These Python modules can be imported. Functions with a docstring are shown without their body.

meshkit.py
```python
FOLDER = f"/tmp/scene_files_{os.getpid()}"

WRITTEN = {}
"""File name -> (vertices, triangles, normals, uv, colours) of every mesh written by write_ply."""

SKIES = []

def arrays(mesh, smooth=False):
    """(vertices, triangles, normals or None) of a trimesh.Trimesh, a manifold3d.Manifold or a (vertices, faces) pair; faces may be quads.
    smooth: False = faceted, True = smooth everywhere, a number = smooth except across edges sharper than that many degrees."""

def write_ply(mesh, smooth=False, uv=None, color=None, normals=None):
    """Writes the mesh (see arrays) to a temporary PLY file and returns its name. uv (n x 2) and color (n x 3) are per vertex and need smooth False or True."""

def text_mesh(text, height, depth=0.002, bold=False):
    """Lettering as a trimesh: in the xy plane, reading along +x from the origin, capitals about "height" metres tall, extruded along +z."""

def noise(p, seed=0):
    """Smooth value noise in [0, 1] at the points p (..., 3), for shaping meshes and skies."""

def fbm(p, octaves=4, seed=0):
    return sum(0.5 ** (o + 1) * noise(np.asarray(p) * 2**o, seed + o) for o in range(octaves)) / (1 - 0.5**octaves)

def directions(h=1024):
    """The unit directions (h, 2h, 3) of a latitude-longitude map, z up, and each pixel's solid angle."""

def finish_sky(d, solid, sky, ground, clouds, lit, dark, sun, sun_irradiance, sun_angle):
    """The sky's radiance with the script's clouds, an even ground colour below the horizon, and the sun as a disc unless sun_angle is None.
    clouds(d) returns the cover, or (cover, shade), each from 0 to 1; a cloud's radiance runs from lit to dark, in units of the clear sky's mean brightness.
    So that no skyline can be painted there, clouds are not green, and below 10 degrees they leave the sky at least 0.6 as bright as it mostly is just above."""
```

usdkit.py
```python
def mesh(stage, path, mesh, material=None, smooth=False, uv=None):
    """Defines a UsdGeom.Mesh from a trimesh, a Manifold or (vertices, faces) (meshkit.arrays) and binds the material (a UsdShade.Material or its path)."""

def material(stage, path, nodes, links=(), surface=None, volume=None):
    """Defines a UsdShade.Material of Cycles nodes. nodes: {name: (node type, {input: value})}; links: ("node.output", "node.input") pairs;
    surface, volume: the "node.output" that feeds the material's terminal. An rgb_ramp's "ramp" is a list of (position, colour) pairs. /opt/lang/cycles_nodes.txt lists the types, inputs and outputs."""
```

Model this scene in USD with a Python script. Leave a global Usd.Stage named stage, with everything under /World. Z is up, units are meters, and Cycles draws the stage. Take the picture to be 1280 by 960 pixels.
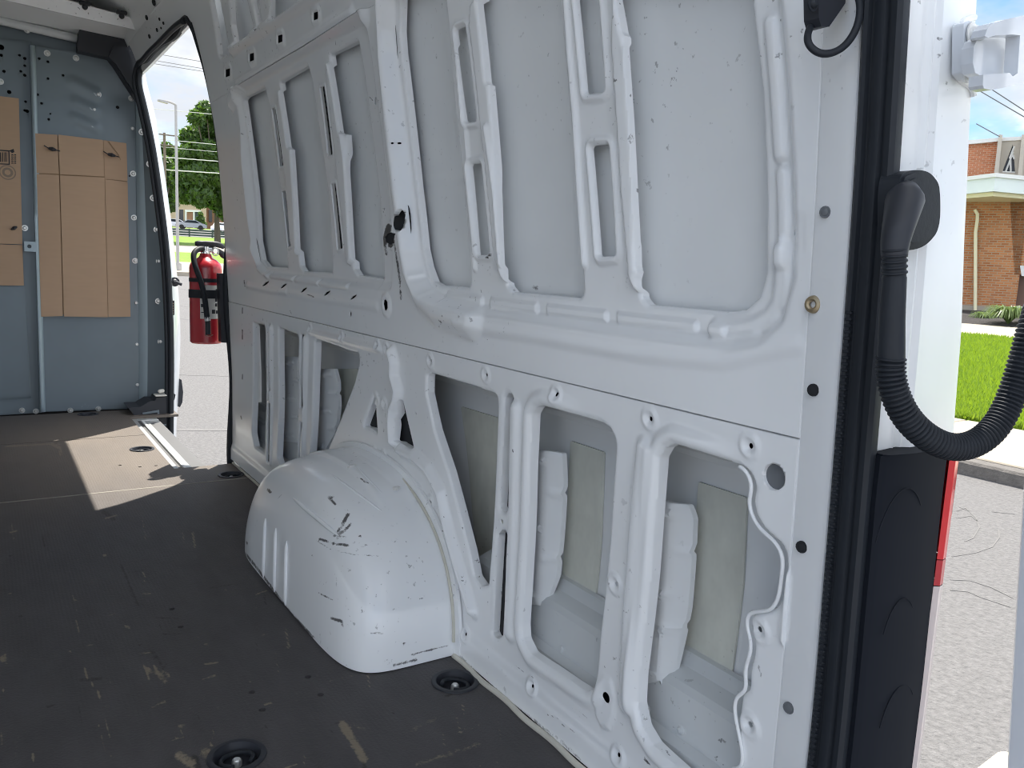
import math, random
import numpy as np, trimesh, shapely, mapbox_earcut, manifold3d
from shapely.geometry import Polygon, LineString, Point, box as sbox, MultiLineString
from shapely.ops import unary_union
from scipy.interpolate import PchipInterpolator
import usdkit, meshkit
from pxr import Usd, UsdGeom, UsdLux, UsdShade, Gf, Sdf, Vt

rng = np.random.default_rng(7)
random.seed(7)
stage = Usd.Stage.CreateInMemory()
UsdGeom.SetStageUpAxis(stage, 'Z'); UsdGeom.SetStageMetersPerUnit(stage, 1.0)
UsdGeom.Xform.Define(stage, '/World'); UsdGeom.Scope.Define(stage, '/World/Looks')

# ------------------------------------------------------------------ camera, sky, sun, exposure
# x = forward through the van, y = to its left (the right-hand wall stands at y = 0), z = up from the load floor
YAW, PITCH, ROLL, FPX = -0.581335904, 0.144415341, 0.0459523484, 1013.16
CAM = np.array([0.0, 0.825, 0.83])
_f = np.array([math.cos(PITCH) * math.cos(YAW), math.cos(PITCH) * math.sin(YAW), -math.sin(PITCH)])
_s = np.array([math.sin(YAW), -math.cos(YAW), 0]); _u = np.cross(_s, _f)
CR, CU, CF = math.cos(ROLL) * _s + math.sin(ROLL) * _u, -math.sin(ROLL) * _s + math.cos(ROLL) * _u, _f
cam = UsdGeom.Camera.Define(stage, '/World/camera')
cam.CreateHorizontalApertureAttr(36.0); cam.CreateVerticalApertureAttr(27.0); cam.CreateFocalLengthAttr(36.0 * FPX / 1280)
cam.CreateClippingRangeAttr(Gf.Vec2f(0.02, 2000)); cam.CreateExposureAttr(0.36)
cam.AddTransformOp().Set(Gf.Matrix4d(*CR, 0, *CU, 0, *(-CF), 0, *CAM, 1))

TO_SUN = np.array([.322, -.262, 1.0]); TO_SUN /= np.linalg.norm(TO_SUN)
sun = UsdLux.DistantLight.Define(stage, '/World/sun')
sun.CreateAngleAttr(0.53); sun.CreateIntensityAttr(1.9 / 6.72e-5); sun.CreateColorAttr(Gf.Vec3f(1.0, 0.95, 0.87))
_z = TO_SUN; _x = np.cross([0, 0, 1], _z); _x /= np.linalg.norm(_x); _y = np.cross(_z, _x)
sun.AddTransformOp().Set(Gf.Matrix4d(*_x, 0, *_y, 0, *_z, 0, 0, 0, 0, 1))
sky = UsdLux.DomeLight.Define(stage, '/World/sky')
SKY = usdkit.material(stage, '/World/Looks/sky', {
    'tc': ('texture_coordinate', {}), 'mp': ('mapping', {'scale': (1., 1., 2.2), 'location': (.35, .1, .2)}),
    'n': ('noise_texture', {'scale': 2.6, 'detail': 7., 'roughness': .58}),
    'r': ('rgb_ramp', {'ramp': [(0, (0, 0, 0)), (.40, (0, 0, 0)), (.56, (1, 1, 1)), (1, (1, 1, 1))]}),
    'n2': ('noise_texture', {'scale': 5.5, 'detail': 5., 'roughness': .55}),
    'cc': ('rgb_ramp', {'ramp': [(0, (.23, .25, .28)), (.42, (.29, .305, .33)), (.50, (.345, .355, .37)), (.58, (.95, .95, .95)), (1, (1.3, 1.3, 1.3))]}),
    's': ('sky_texture', {'sky_type': 'hosek_wilkie', 'sun_disc': False, 'sun_direction': tuple(TO_SUN), 'turbidity': 2.6, 'ground_albedo': .3}),
    'sb': ('mix_color', {'blend_type': 'multiply', 'fac': 1.0, 'b': (1.6, 1.75, 1.9), 'use_clamp': False}),
    'mx': ('mix_color', {'use_clamp': False}), 'b': ('background_shader', {'strength': 2.3})},
    [('tc.generated', 'mp.vector'), ('mp.vector', 'n.vector'), ('mp.vector', 'n2.vector'), ('n.fac', 'r.fac'), ('n2.fac', 'cc.fac'), ('r.color', 'mx.fac'),
     ('s.color', 'sb.a'), ('sb.result', 'mx.a'), ('cc.color', 'mx.b'), ('mx.result', 'b.color')], surface='b.background')
UsdShade.MaterialBindingAPI.Apply(sky.GetPrim()).Bind(SKY)

# ------------------------------------------------------------------ naming helpers
_names = {}


def _path(name, parent):
    base = str(parent.GetPath()) if parent is not None else '/World'
    k = _names.get((base, name), 0); _names[(base, name)] = k + 1
    return f'{base}/{name}' + (f'_{k:03d}' if k else '')


def tag(p, label=None, cat=None, group=None, kind=None):
    p = p.GetPrim() if hasattr(p, 'GetPrim') else p
    for k, v in (('label', label), ('category', cat), ('group', group), ('kind', kind)):
        if v:
            p.SetCustomDataByKey(k, v)
    return p


def thing(name, label=None, cat=None, loc=(0, 0, 0), rz=0, group=None, kind=None):
    x = UsdGeom.Xform.Define(stage, _path(name, None))
    x.AddTranslateOp().Set(Gf.Vec3d(*map(float, loc))); x.AddRotateZOp().Set(float(rz))
    return tag(x, label, cat, group, kind)


def obj(name, mesh, mat, parent=None, smooth=32, attrs=None, label=None, off=None):
    """One Mesh prim. off: the thing's location, when the mesh comes in world coordinates."""
    if isinstance(mesh, (list, tuple)) and isinstance(mesh[0], trimesh.Trimesh):
        mesh = trimesh.util.concatenate(list(mesh))
    if off is not None and isinstance(mesh, trimesh.Trimesh):
        mesh = mesh.copy(); mesh.apply_translation(-np.asarray(off, float))
    m = usdkit.mesh(stage, _path(name, parent), mesh, M[mat], smooth=smooth)
    for k, v in (attrs or {}).items():
        UsdGeom.PrimvarsAPI(m).CreatePrimvar(k, Sdf.ValueTypeNames.FloatArray, 'vertex').Set(Vt.FloatArray.FromNumpy(np.asarray(v, np.float32)))
    if label:
        tag(m, label)
    return m.GetPrim()


def copy_of(root, name, loc, rz=0, label=None, cat=None, group=None):
    was = root.GetCustomData()
    r = thing(name, label or was.get('label'), cat or was.get('category'), loc, rz, group or was.get('group'))
    r.GetReferences().AddInternalReference(root.GetPath()); r.SetInstanceable(True)
    return r


# ------------------------------------------------------------------ geometry helpers
_pz = [-.8, 0, .3, .5, .7, .91, 1.06, 1.27, 1.44, 1.54, 1.66, 1.76, 1.85]
_py = [0, 0, 0, .006, .014, .025, .037, .058, .085, .105, .137, .172, .21]
prof = PchipInterpolator(_pz, _py)          # how far the side wall leans in with height


def ray(x, y):
    return CF + CR * (x - 640) / FPX - CU * (y - 480) / FPX


def onX(x, y, X):
    d = ray(x, y); return CAM + d * (X - CAM[0]) / d[0]


def onY(x, y, Y):
    d = ray(x, y); return CAM + d * (Y - CAM[1]) / d[1]


def onZ(x, y, Z):
    d = ray(x, y); return CAM + d * (Z - CAM[2]) / d[2]


def at_depth(x, y, D):
    return CAM + ray(x, y) * D


def wall(pts, d=0.0):
    """Points of the side wall (x along the van, z) seen at these picture points, on the surface d behind the wall."""
    out = []
    for x, y in pts:
        Y = -d
        for _ in range(8):
            p = onY(x, y, Y); Y = float(prof(p[2])) - d
        out.append((p[0], p[2]))
    return out


def screen(V):
    d = np.asarray(V) - CAM; z = np.maximum(d @ CF, 1e-6)
    return np.stack([640 + FPX * (d @ CR) / z, 480 - FPX * (d @ CU) / z], -1)


def rounded(poly, r):
    return poly.buffer(-r).buffer(2 * r).buffer(-r) if r else poly


def wp(pts, r=0.0, d=0.0):
    p = Polygon(wall(pts, d)).buffer(0)
    q = p.buffer(-r, 8).buffer(r, 8) if r else p
    return q if not q.is_empty else p


def on_surface(pts, yfun, lo=-.06, hi=.09, n=600):
    """Where the lines of sight through these picture points first meet the pressed surface y = prof(z) + ... of the wall: (x, z)."""
    out = []
    for x, y in pts:
        d = ray(x, y); z0 = onY(x, y, 0.03)[2]; Y = np.linspace(float(prof(z0)) + hi, float(prof(z0)) + lo, n)
        P = CAM + d * ((Y - CAM[1]) / d[1])[:, None]
        f = Y - yfun(P[:, [0, 2]]); k = np.nonzero(f <= 0)[0]
        out.append(tuple(P[k[0] if len(k) else n // 2][[0, 2]]))
    return out


def chaikin(pts, n=3):
    P = np.asarray(pts, float)
    for _ in range(n):
        Q = np.roll(P, -1, 0); P = np.stack([P * .75 + Q * .25, P * .25 + Q * .75], 1).reshape(-1, 2)
    return P


def smooth01(t):
    t = np.clip(t, 0, 1); return t * t * (3 - 2 * t)


def gridclip(poly, h):
    """The polygon as a mesh of h-sized squares, cut cleanly at its edges: (n x 2 points, triangles)."""
    x0, z0, x1, z1 = poly.bounds
    xi, zi = np.arange(math.floor(x0 / h), math.ceil(x1 / h)), np.arange(math.floor(z0 / h), math.ceil(z1 / h))
    gx, gz = [a.ravel() for a in np.meshgrid(xi, zi, indexing='ij')]
    cells = shapely.box(gx * h, gz * h, (gx + 1) * h, (gz + 1) * h)
    segs = []
    for ring in [r for g in getattr(poly, 'geoms', [poly]) for r in (g.exterior, *g.interiors)]:
        c = np.asarray(ring.coords)
        segs.append(shapely.linestrings(np.stack([c[:-1], c[1:]], 1)))
    tree = shapely.STRtree(np.concatenate(segs))
    cut = np.zeros(len(cells), bool); cut[np.unique(tree.query(cells, predicate='intersects')[0])] = True
    shapely.prepare(poly)
    inside = ~cut & shapely.contains_xy(poly, (gx + .5) * h, (gz + .5) * h)
    a, b = gx[inside], gz[inside]
    q = np.stack([np.stack([a + i, b + j], -1) for i, j in ((0, 0), (1, 0), (1, 1), (0, 1))], 1).astype(float) * h
    n = len(q); V = [q.reshape(-1, 2)]; k = np.arange(n)[:, None] * 4
    F = [np.vstack([k + [0, 1, 2], k + [0, 2, 3]])]; at = 4 * n
    for i in np.nonzero(cut)[0]:
        g = shapely.clip_by_rect(poly, gx[i] * h, gz[i] * h, (gx[i] + 1) * h, (gz[i] + 1) * h)
        for part in getattr(g, 'geoms', [g]):
            if part.geom_type != 'Polygon' or part.area < 1e-11:
                continue
            rings = [np.asarray(r.coords)[:-1] for r in (part.exterior, *part.interiors)]
            v = np.vstack(rings)
            t = mapbox_earcut.triangulate_float64(v, np.cumsum([len(r) for r in rings]).astype(np.uint32)).reshape(-1, 3).astype(int)
            V.append(v); F.append(t + at); at += len(v)
    V, F = np.vstack(V), np.vstack(F)
    _, first, inv = np.unique(np.round(V, 6), axis=0, return_index=True, return_inverse=True)
    V, F = V[first], inv.ravel()[F]
    F = F[(F[:, 0] != F[:, 1]) & (F[:, 1] != F[:, 2]) & (F[:, 0] != F[:, 2])]
    area = np.cross(V[F[:, 1]] - V[F[:, 0]], V[F[:, 2]] - V[F[:, 0]])
    F[area < 0] = F[area < 0][:, ::-1]
    return V, F


def boundary(F):
    e = np.vstack([F[:, [0, 1]], F[:, [1, 2]], F[:, [2, 0]]])
    s = np.sort(e, 1); _, inv, cnt = np.unique(s, axis=0, return_inverse=True, return_counts=True)
    return e[cnt[inv.ravel()] == 1]


def sheet(poly, h, yfun, lip=.012, roll=.005, rollr=.007, holes=None, small=None, slip=.002):
    """Pressed sheet metal over the wall: poly in (x, z), yfun gives y; edges roll over and return by lip."""
    V, F = gridclip(poly, h)
    Y = yfun(V)
    edge = poly.boundary if holes is None else holes
    if roll:
        d = shapely.distance(shapely.points(V), edge)
        Y = Y - roll * np.clip(1 - d / rollr, 0, 1) ** 2
    P3 = np.stack([V[:, 0], Y, V[:, 1]], -1)
    F = F[:, ::-1]
    e = boundary(F); ids = np.unique(e); new = np.full(len(P3), -1); new[ids] = len(P3) + np.arange(len(ids))
    lp = np.full(len(ids), lip)
    if small is not None:
        lp[shapely.distance(shapely.points(V[ids]), small) < 1e-4] = slip
    P4 = P3[ids].copy(); P4[:, 1] -= lp
    q = np.vstack([np.stack([e[:, 1], e[:, 0], new[e[:, 0]]], 1), np.stack([e[:, 1], new[e[:, 0]], new[e[:, 1]]], 1)])
    return trimesh.Trimesh(np.vstack([P3, P4]), np.vstack([F, q]), process=False)


def bump_line(V, line, w, hgt, flat=0.0):
    g = line if hasattr(line, 'geom_type') else LineString(line)
    out = np.zeros(len(V)); x0, z0, x1, z1 = g.bounds
    k = np.nonzero((V[:, 0] > x0 - w) & (V[:, 0] < x1 + w) & (V[:, 1] > z0 - w) & (V[:, 1] < z1 + w))[0]
    if len(k):
        d = np.clip((shapely.distance(shapely.points(V[k]), g) - flat) / (w - flat), 0, 1)
        out[k] = hgt * (1 - d ** 2) ** 2
    return out


def plateau(V, poly, ramp, hgt):
    out = np.zeros(len(V)); x0, z0, x1, z1 = poly.bounds
    k = np.nonzero((V[:, 0] > x0 - ramp) & (V[:, 0] < x1 + ramp) & (V[:, 1] > z0 - ramp) & (V[:, 1] < z1 + ramp))[0]
    if len(k):
        d = shapely.distance(shapely.points(V[k]), poly)
        out[k] = hgt * smooth01(1 - d / ramp)
    return out


def spline(P, n):
    P = np.asarray(P, float); t = np.r_[0, np.cumsum(np.linalg.norm(np.diff(P, axis=0), axis=1))]
    from scipy.interpolate import CubicSpline
    s = np.linspace(0, t[-1], n)
    return (CubicSpline(t, P) if len(P) > 2 else PchipInterpolator(t, P))(s)


def tube(P, r, sides=10, caps=True, closed=False, flat=1.0):
    P = np.asarray(P, float); n = len(P); r = np.broadcast_to(r, (n,))
    T = np.gradient(P, axis=0) if not closed else np.roll(P, -1, 0) - np.roll(P, 1, 0)
    T /= np.linalg.norm(T, axis=1, keepdims=True)
    a = np.cross(T[0], [0, 0, 1.] if abs(T[0, 2]) < .9 else [1., 0, 0]); A = []
    for i in range(n):
        a = a - T[i] * (a @ T[i]); a /= np.linalg.norm(a); A.append(a)
    A = np.array(A); B = np.cross(T, A); th = np.arange(sides) * 2 * np.pi / sides
    V = P[:, None] + r[:, None, None] * (np.cos(th)[None, :, None] * A[:, None] + flat * np.sin(th)[None, :, None] * B[:, None])
    m = n if closed else n - 1
    i, j = np.meshgrid(np.arange(m), np.arange(sides), indexing='ij'); i2 = (i + 1) % n
    q = np.stack([i * sides + j, i * sides + (j + 1) % sides, i2 * sides + (j + 1) % sides, i2 * sides + j], -1).reshape(-1, 4)
    F = np.vstack([q[:, [0, 1, 2]], q[:, [0, 2, 3]]]); V = V.reshape(-1, 3)
    if caps and not closed:
        V = np.vstack([V, P[:1], P[-1:]]); c = len(V) - 2
        j = np.arange(sides)
        F = np.vstack([F, np.stack([np.full(sides, c), (j + 1) % sides, j], 1), np.stack([np.full(sides, c + 1), (n - 1) * sides + j, (n - 1) * sides + (j + 1) % sides], 1)])
    return trimesh.Trimesh(V, F, process=False)


def cbox(lo, hi, c=.004):
    """A box with chamfered edges."""
    lo, hi = np.minimum(lo, hi), np.maximum(lo, hi); c = min(c, *(0.45 * (hi - lo)))
    pts = []
    for k in range(8):
        s = np.array([(k >> i) & 1 for i in range(3)]); p = np.where(s, hi, lo).astype(float)
        for ax in range(3):
            q = p - np.where(s, 1, -1) * c; q[ax] = p[ax]; pts.append(q)
    return trimesh.convex.convex_hull(np.array(pts))


def hullspheres(P, R, sub=2):
    pts = [trimesh.creation.icosphere(sub, r).vertices + np.asarray(p, float) for p, r in zip(P, np.broadcast_to(R, (len(P),)))]
    return trimesh.convex.convex_hull(np.vstack(pts))


def prismX(poly2, X, thick):
    """A (y, z) outline, extruded along x from X to X + thick."""
    g = [trimesh.creation.extrude_polygon(p, thick, engine='earcut') for p in getattr(poly2, 'geoms', [poly2])]
    m = trimesh.util.concatenate(g)
    m.apply_transform(np.array([[0, 0, 1, X], [1, 0, 0, 0], [0, 1, 0, 0], [0, 0, 0, 1.]])); return m


def prismY(poly2, Y, thick):
    """An (x, z) outline, extruded along -y from Y to Y - thick."""
    g = [trimesh.creation.extrude_polygon(p, thick, engine='earcut') for p in getattr(poly2, 'geoms', [poly2])]
    m = trimesh.util.concatenate(g)
    m.apply_transform(np.array([[1, 0, 0, 0], [0, 0, -1, Y], [0, 1, 0, 0], [0, 0, 0, 1.]])); return m


def prismZ(poly2, Z, thick):
    g = [trimesh.creation.extrude_polygon(p, thick, engine='earcut') for p in getattr(poly2, 'geoms', [poly2])]
    m = trimesh.util.concatenate(g); m.apply_translation([0, 0, Z]); return m


def px_X(pts, X):
    return Polygon([tuple(onX(x, y, X)[1:]) for x, y in pts])


def loft(sections):
    """Skin through sections (m x n x 3)."""
    S = np.asarray(sections, float); m, n = S.shape[:2]
    i, j = np.meshgrid(np.arange(m - 1), np.arange(n - 1), indexing='ij')
    q = np.stack([i * n + j, i * n + j + 1, (i + 1) * n + j + 1, (i + 1) * n + j], -1).reshape(-1, 4)
    return trimesh.Trimesh(S.reshape(-1, 3), np.vstack([q[:, [0, 1, 2]], q[:, [0, 2, 3]]]), process=False)


def strokes(V, lines):
    """A mask per vertex: 1 on the given marks. lines: (picture points, half width in picture points, strength)."""
    uv = screen(V); out = np.zeros(len(V)); pts = shapely.points(uv)
    for L, w, s in lines:
        g = LineString(L) if len(L) > 1 else Point(L[0])
        x0, y0, x1, y1 = g.bounds
        k = np.nonzero((uv[:, 0] > x0 - w) & (uv[:, 0] < x1 + w) & (uv[:, 1] > y0 - w) & (uv[:, 1] < y1 + w))[0]
        if len(k):
            out[k] = np.maximum(out[k], s * smooth01(1.15 - shapely.distance(pts[k], g) / w))
    return out * (.50 + .62 * meshkit.fbm(np.asarray(V) * 70., 3, 11))


def revolve(profile, sections=28):
    return trimesh.creation.revolve(np.asarray(profile, float), sections=sections)


def bolt_head(p, n, r=.008, h=.005):
    m = revolve([(0, h), (r * .55, h * .95), (r * .9, h * .5), (r, 0), (r * 1.5, 0), (r * 1.5, -.0015), (0, -.0015)], 14)
    m.apply_transform(trimesh.geometry.align_vectors([0, 0, 1], n)); m.apply_translation(p); return m


# ------------------------------------------------------------------ materials
M = {}


def mat(name, color, rough=.5, metal=0., bump=None, vary=0., vscale=6., spec=.5, coat=0., attr=True, speck=0., speck_col=(.02, .018, .015), stretch=(1, 1, 1), wear_glint=None, extra=None):
    N = {'geo': ('geometry', {}), 'mp': ('mapping', {'scale': tuple(map(float, stretch))}), 'p': ('principled_bsdf', {'roughness': rough, 'metallic': metal, 'specular_ior_level': spec, 'coat_weight': coat, 'coat_roughness': .08}),
         'nz': ('noise_texture', {'scale': vscale, 'detail': 5., 'roughness': .6}),
         'lo': ('mix_color', {'a': tuple(np.array(color) * (1 - vary)), 'b': tuple(np.minimum(np.array(color) * (1 + vary), 1))})}
    L = [('geo.position', 'mp.vector'), ('mp.vector', 'nz.vector'), ('nz.fac', 'lo.fac')]
    last = 'lo.result'
    if speck:
        N |= {'sn': ('noise_texture', {'scale': 70., 'detail': 3., 'roughness': .6}), 'sr': ('rgb_ramp', {'ramp': [(0, (0, 0, 0)), (.66, (0, 0, 0)), (.71, (1, 1, 1)), (1, (1, 1, 1))]}),
              'bn': ('noise_texture', {'scale': 2.3, 'detail': 3.}), 'br': ('rgb_ramp', {'ramp': [(0, (0, 0, 0)), (.48, (0, 0, 0)), (.66, (1, 1, 1)), (1, (1, 1, 1))]}),
              'sm': ('math', {'math_type': 'multiply'}), 'sf': ('math', {'math_type': 'multiply', 'value2': speck}), 'sx': ('mix_color', {'b': speck_col})}
        L += [('geo.position', 'sn.vector'), ('geo.position', 'bn.vector'), ('sn.fac', 'sr.fac'), ('bn.fac', 'br.fac'), ('sr.color', 'sm.value1'), ('br.color', 'sm.value2'),
              ('sm.value', 'sf.value1'), ('sf.value', 'sx.fac'), (last, 'sx.a')]
        last = 'sx.result'
    for key, col in (('dirt_shade', (.025, .022, .02)), ('wear_glint', wear_glint)):
        if (key == 'dirt_shade' and not attr) or col is None:
            continue
        N |= {key + 'a': ('attribute', {'attribute': key}), key + 'n': ('noise_texture', {'scale': 150., 'detail': 5., 'roughness': .75}), key + 's': ('math', {'math_type': 'add'}), key + 'h': ('math', {'math_type': 'multiply', 'value2': .5}),
              key + 'r': ('rgb_ramp', {'ramp': [(0, (0, 0, 0)), (.50, (0, 0, 0)), (.62, (.9, .9, .9)), (1, (.95, .95, .95))]}), key + 'x': ('mix_color', {'b': col})}
        L += [('geo.position', key + 'n.vector'), (key + 'n.fac', key + 's.value1'), (key + 'a.fac', key + 's.value2'), (key + 's.value', key + 'h.value1'), (key + 'h.value', key + 'r.fac'), (key + 'r.color', key + 'x.fac'), (last, key + 'x.a')]
        last = key + 'x.result'
    L.append((last, 'p.base_color'))
    if bump:
        sc, st, dist = bump
        N |= {'bz': ('noise_texture', {'scale': sc, 'detail': 4., 'roughness': .6}), 'bu': ('bump', {'strength': st, 'distance': dist})}
        L += [('geo.position', 'bz.vector'), ('bz.fac', 'bu.height'), ('bu.normal', 'p.normal')]
    if extra:
        extra(N, L)
    M[name] = usdkit.material(stage, '/World/Looks/' + name, N, L, surface='p.BSDF')


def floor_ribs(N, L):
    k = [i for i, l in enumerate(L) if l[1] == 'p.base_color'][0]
    N |= {'da': ('attribute', {'attribute': 'door_sun_tint'}), 'dx': ('mix_color', {'b': (.165, .135, .105)})}  # tan tint puts extra sun-patch brightness into the floor colour
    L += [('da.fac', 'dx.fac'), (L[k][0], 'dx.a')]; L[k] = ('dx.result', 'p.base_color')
    N |= {'wv': ('wave_texture', {'wave_type': 'bands', 'bands_direction': 'y', 'scale': 38., 'distortion': .6, 'detail': 1.}), 'b2': ('bump', {'strength': .2, 'distance': .001})}
    L += [('geo.position', 'wv.vector'), ('wv.fac', 'b2.height'), ('b2.normal', 'bu.normal')]


mat('van_paint', (.83, .845, .85), .26, vary=.04, vscale=3., coat=.25, speck=.75, stretch=(2, 2, .5), attr=True)
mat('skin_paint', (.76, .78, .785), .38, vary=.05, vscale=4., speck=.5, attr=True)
mat('rail_paint', (.60, .625, .63), .42, vary=.08, vscale=5., speck=.6)
mat('pad', (.62, .63, .56), .75, vary=.30, vscale=14., speck=.9, speck_col=(.10, .095, .07), bump=(60., .25, .003), stretch=(1, 1, .5))
mat('exterior_paint', (.62, .65, .69), .22, vary=.02, coat=.4, attr=False)
mat('bulkhead_grey', (.15, .185, .21), .36, vary=.10, vscale=5., metal=.25, attr=True, wear_glint=(.36, .40, .42))
mat('bulkhead_light', (.30, .37, .41), .34, vary=.06, metal=.2, attr=False)
mat('floor_mat', (.062, .058, .060), .62, vary=.45, vscale=7., bump=(220., .6, .003), speck=.6, speck_col=(.13, .12, .105), attr=True, wear_glint=(.23, .19, .135), stretch=(1, 2.5, 1), extra=floor_ribs)
mat('seam', (.30, .28, .24), .8, vary=.2, vscale=30., attr=False)
mat('black_plastic', (.016, .018, .024), .5, vary=.2, vscale=20., attr=False)
mat('black_rubber', (.013, .016, .021), .55, spec=.35, vary=.2, vscale=30., bump=(120., .15, .002), attr=False)
mat('lamp_black', (.006, .008, .013), .75, spec=.2, attr=False)
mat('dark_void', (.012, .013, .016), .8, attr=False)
mat('grey_plug', (.13, .14, .15), .5, attr=False)
mat('sealant', (.60, .58, .50), .6, vary=.1, vscale=40., bump=(70., .4, .003), attr=False)
mat('cardboard', (.39, .265, .175), .85, vary=.07, vscale=9., stretch=(1, 1, 7), bump=(90., .1, .002), attr=False)
mat('cardboard_edge', (.30, .20, .12), .9, attr=False)
mat('ink', (.02, .02, .025), .7, attr=False)
mat('ink_faded', (.22, .17, .13), .8, attr=False)
mat('zinc', (.62, .63, .62), .33, metal=.8, vary=.1, vscale=40., attr=False)
mat('brass', (.42, .34, .22), .4, metal=.8, vary=.2, vscale=60., attr=False)
mat('galvanised', (.45, .46, .45), .45, metal=.6, vary=.2, vscale=25., attr=False)
mat('extinguisher_red', (.42, .015, .025), .25, coat=.5, attr=False)
mat('chrome', (.75, .75, .74), .18, metal=1., attr=False)
mat('label_white', (.62, .60, .55), .5, vary=.05, attr=False)
mat('lens_red', (.62, .012, .02), .15, coat=.6, attr=False)
mat('lens_amber', (.80, .42, .30), .2, coat=.5, attr=False)
mat('lens_clear', (.58, .50, .48), .15, coat=.5, attr=False)
mat('joint', (.15, .145, .14), .9, attr=False)
mat('asphalt', (.148, .144, .142), .9, vary=.55, vscale=38., bump=(55., .9, .02), speck=.9, speck_col=(.06, .06, .06), attr=True)
mat('green_ink', (.02, .25, .12), .6, attr=False)
mat('step_grey', (.12, .12, .12), .6, vary=.1, vscale=20., attr=False)
mat('concrete', (.33, .29, .23), .9, vary=.12, vscale=3., bump=(40., .4, .01), speck=.4, speck_col=(.3, .27, .22), attr=False)
mat('curb_dark', (.13, .12, .11), .95, vary=.5, vscale=14., bump=(30., .8, .02), speck=.8, speck_col=(.4, .38, .34), attr=False)
mat('grass_soil', (.16, .26, .03), .95, vary=.35, vscale=1.2, bump=(14., .8, .05), attr=False)
mat('mulch', (.035, .03, .028), .95, vary=.5, vscale=25., bump=(25., 1., .05), attr=False)
mat('fence_paint', (.035, .055, .055), .6, attr=False)
mat('pole_grey', (.40, .385, .36), .5, vary=.06, attr=False)
mat('pole_wood', (.16, .13, .10), .9, vary=.3, vscale=9., attr=False)
mat('wire_dark', (.10, .10, .11), .6, attr=False)
mat('wire_pale', (.55, .56, .53), .5, attr=False)
mat('bark', (.10, .08, .06), .9, vary=.3, vscale=8., attr=False)
mat('car_white', (.75, .76, .78), .2, coat=.6, attr=False)
mat('car_silver', (.36, .38, .41), .25, metal=.3, coat=.5, attr=False)
mat('car_glass', (.02, .025, .03), .08, attr=False)
mat('tyre', (.02, .02, .02), .8, attr=False)
mat('flat_wall', (.50, .38, .28), .9, vary=.1, vscale=.8, attr=False)
mat('flat_brick', (.30, .16, .10), .9, vary=.15, vscale=1., attr=False)
mat('trim_white', (.70, .70, .68), .6, attr=False)
mat('roof_shingle', (.16, .14, .13), .9, vary=.2, vscale=3., attr=False)
mat('fascia', (.66, .72, .70), .5, vary=.03, attr=False)
mat('fascia_cream', (.78, .72, .48), .6, attr=False)
mat('beige_roof', (.46, .42, .355), .8, vary=.06, vscale=2., attr=False)
mat('door_brown', (.14, .075, .05), .5, attr=False)
mat('window_dark', (.03, .03, .035), .12, attr=False)


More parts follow.
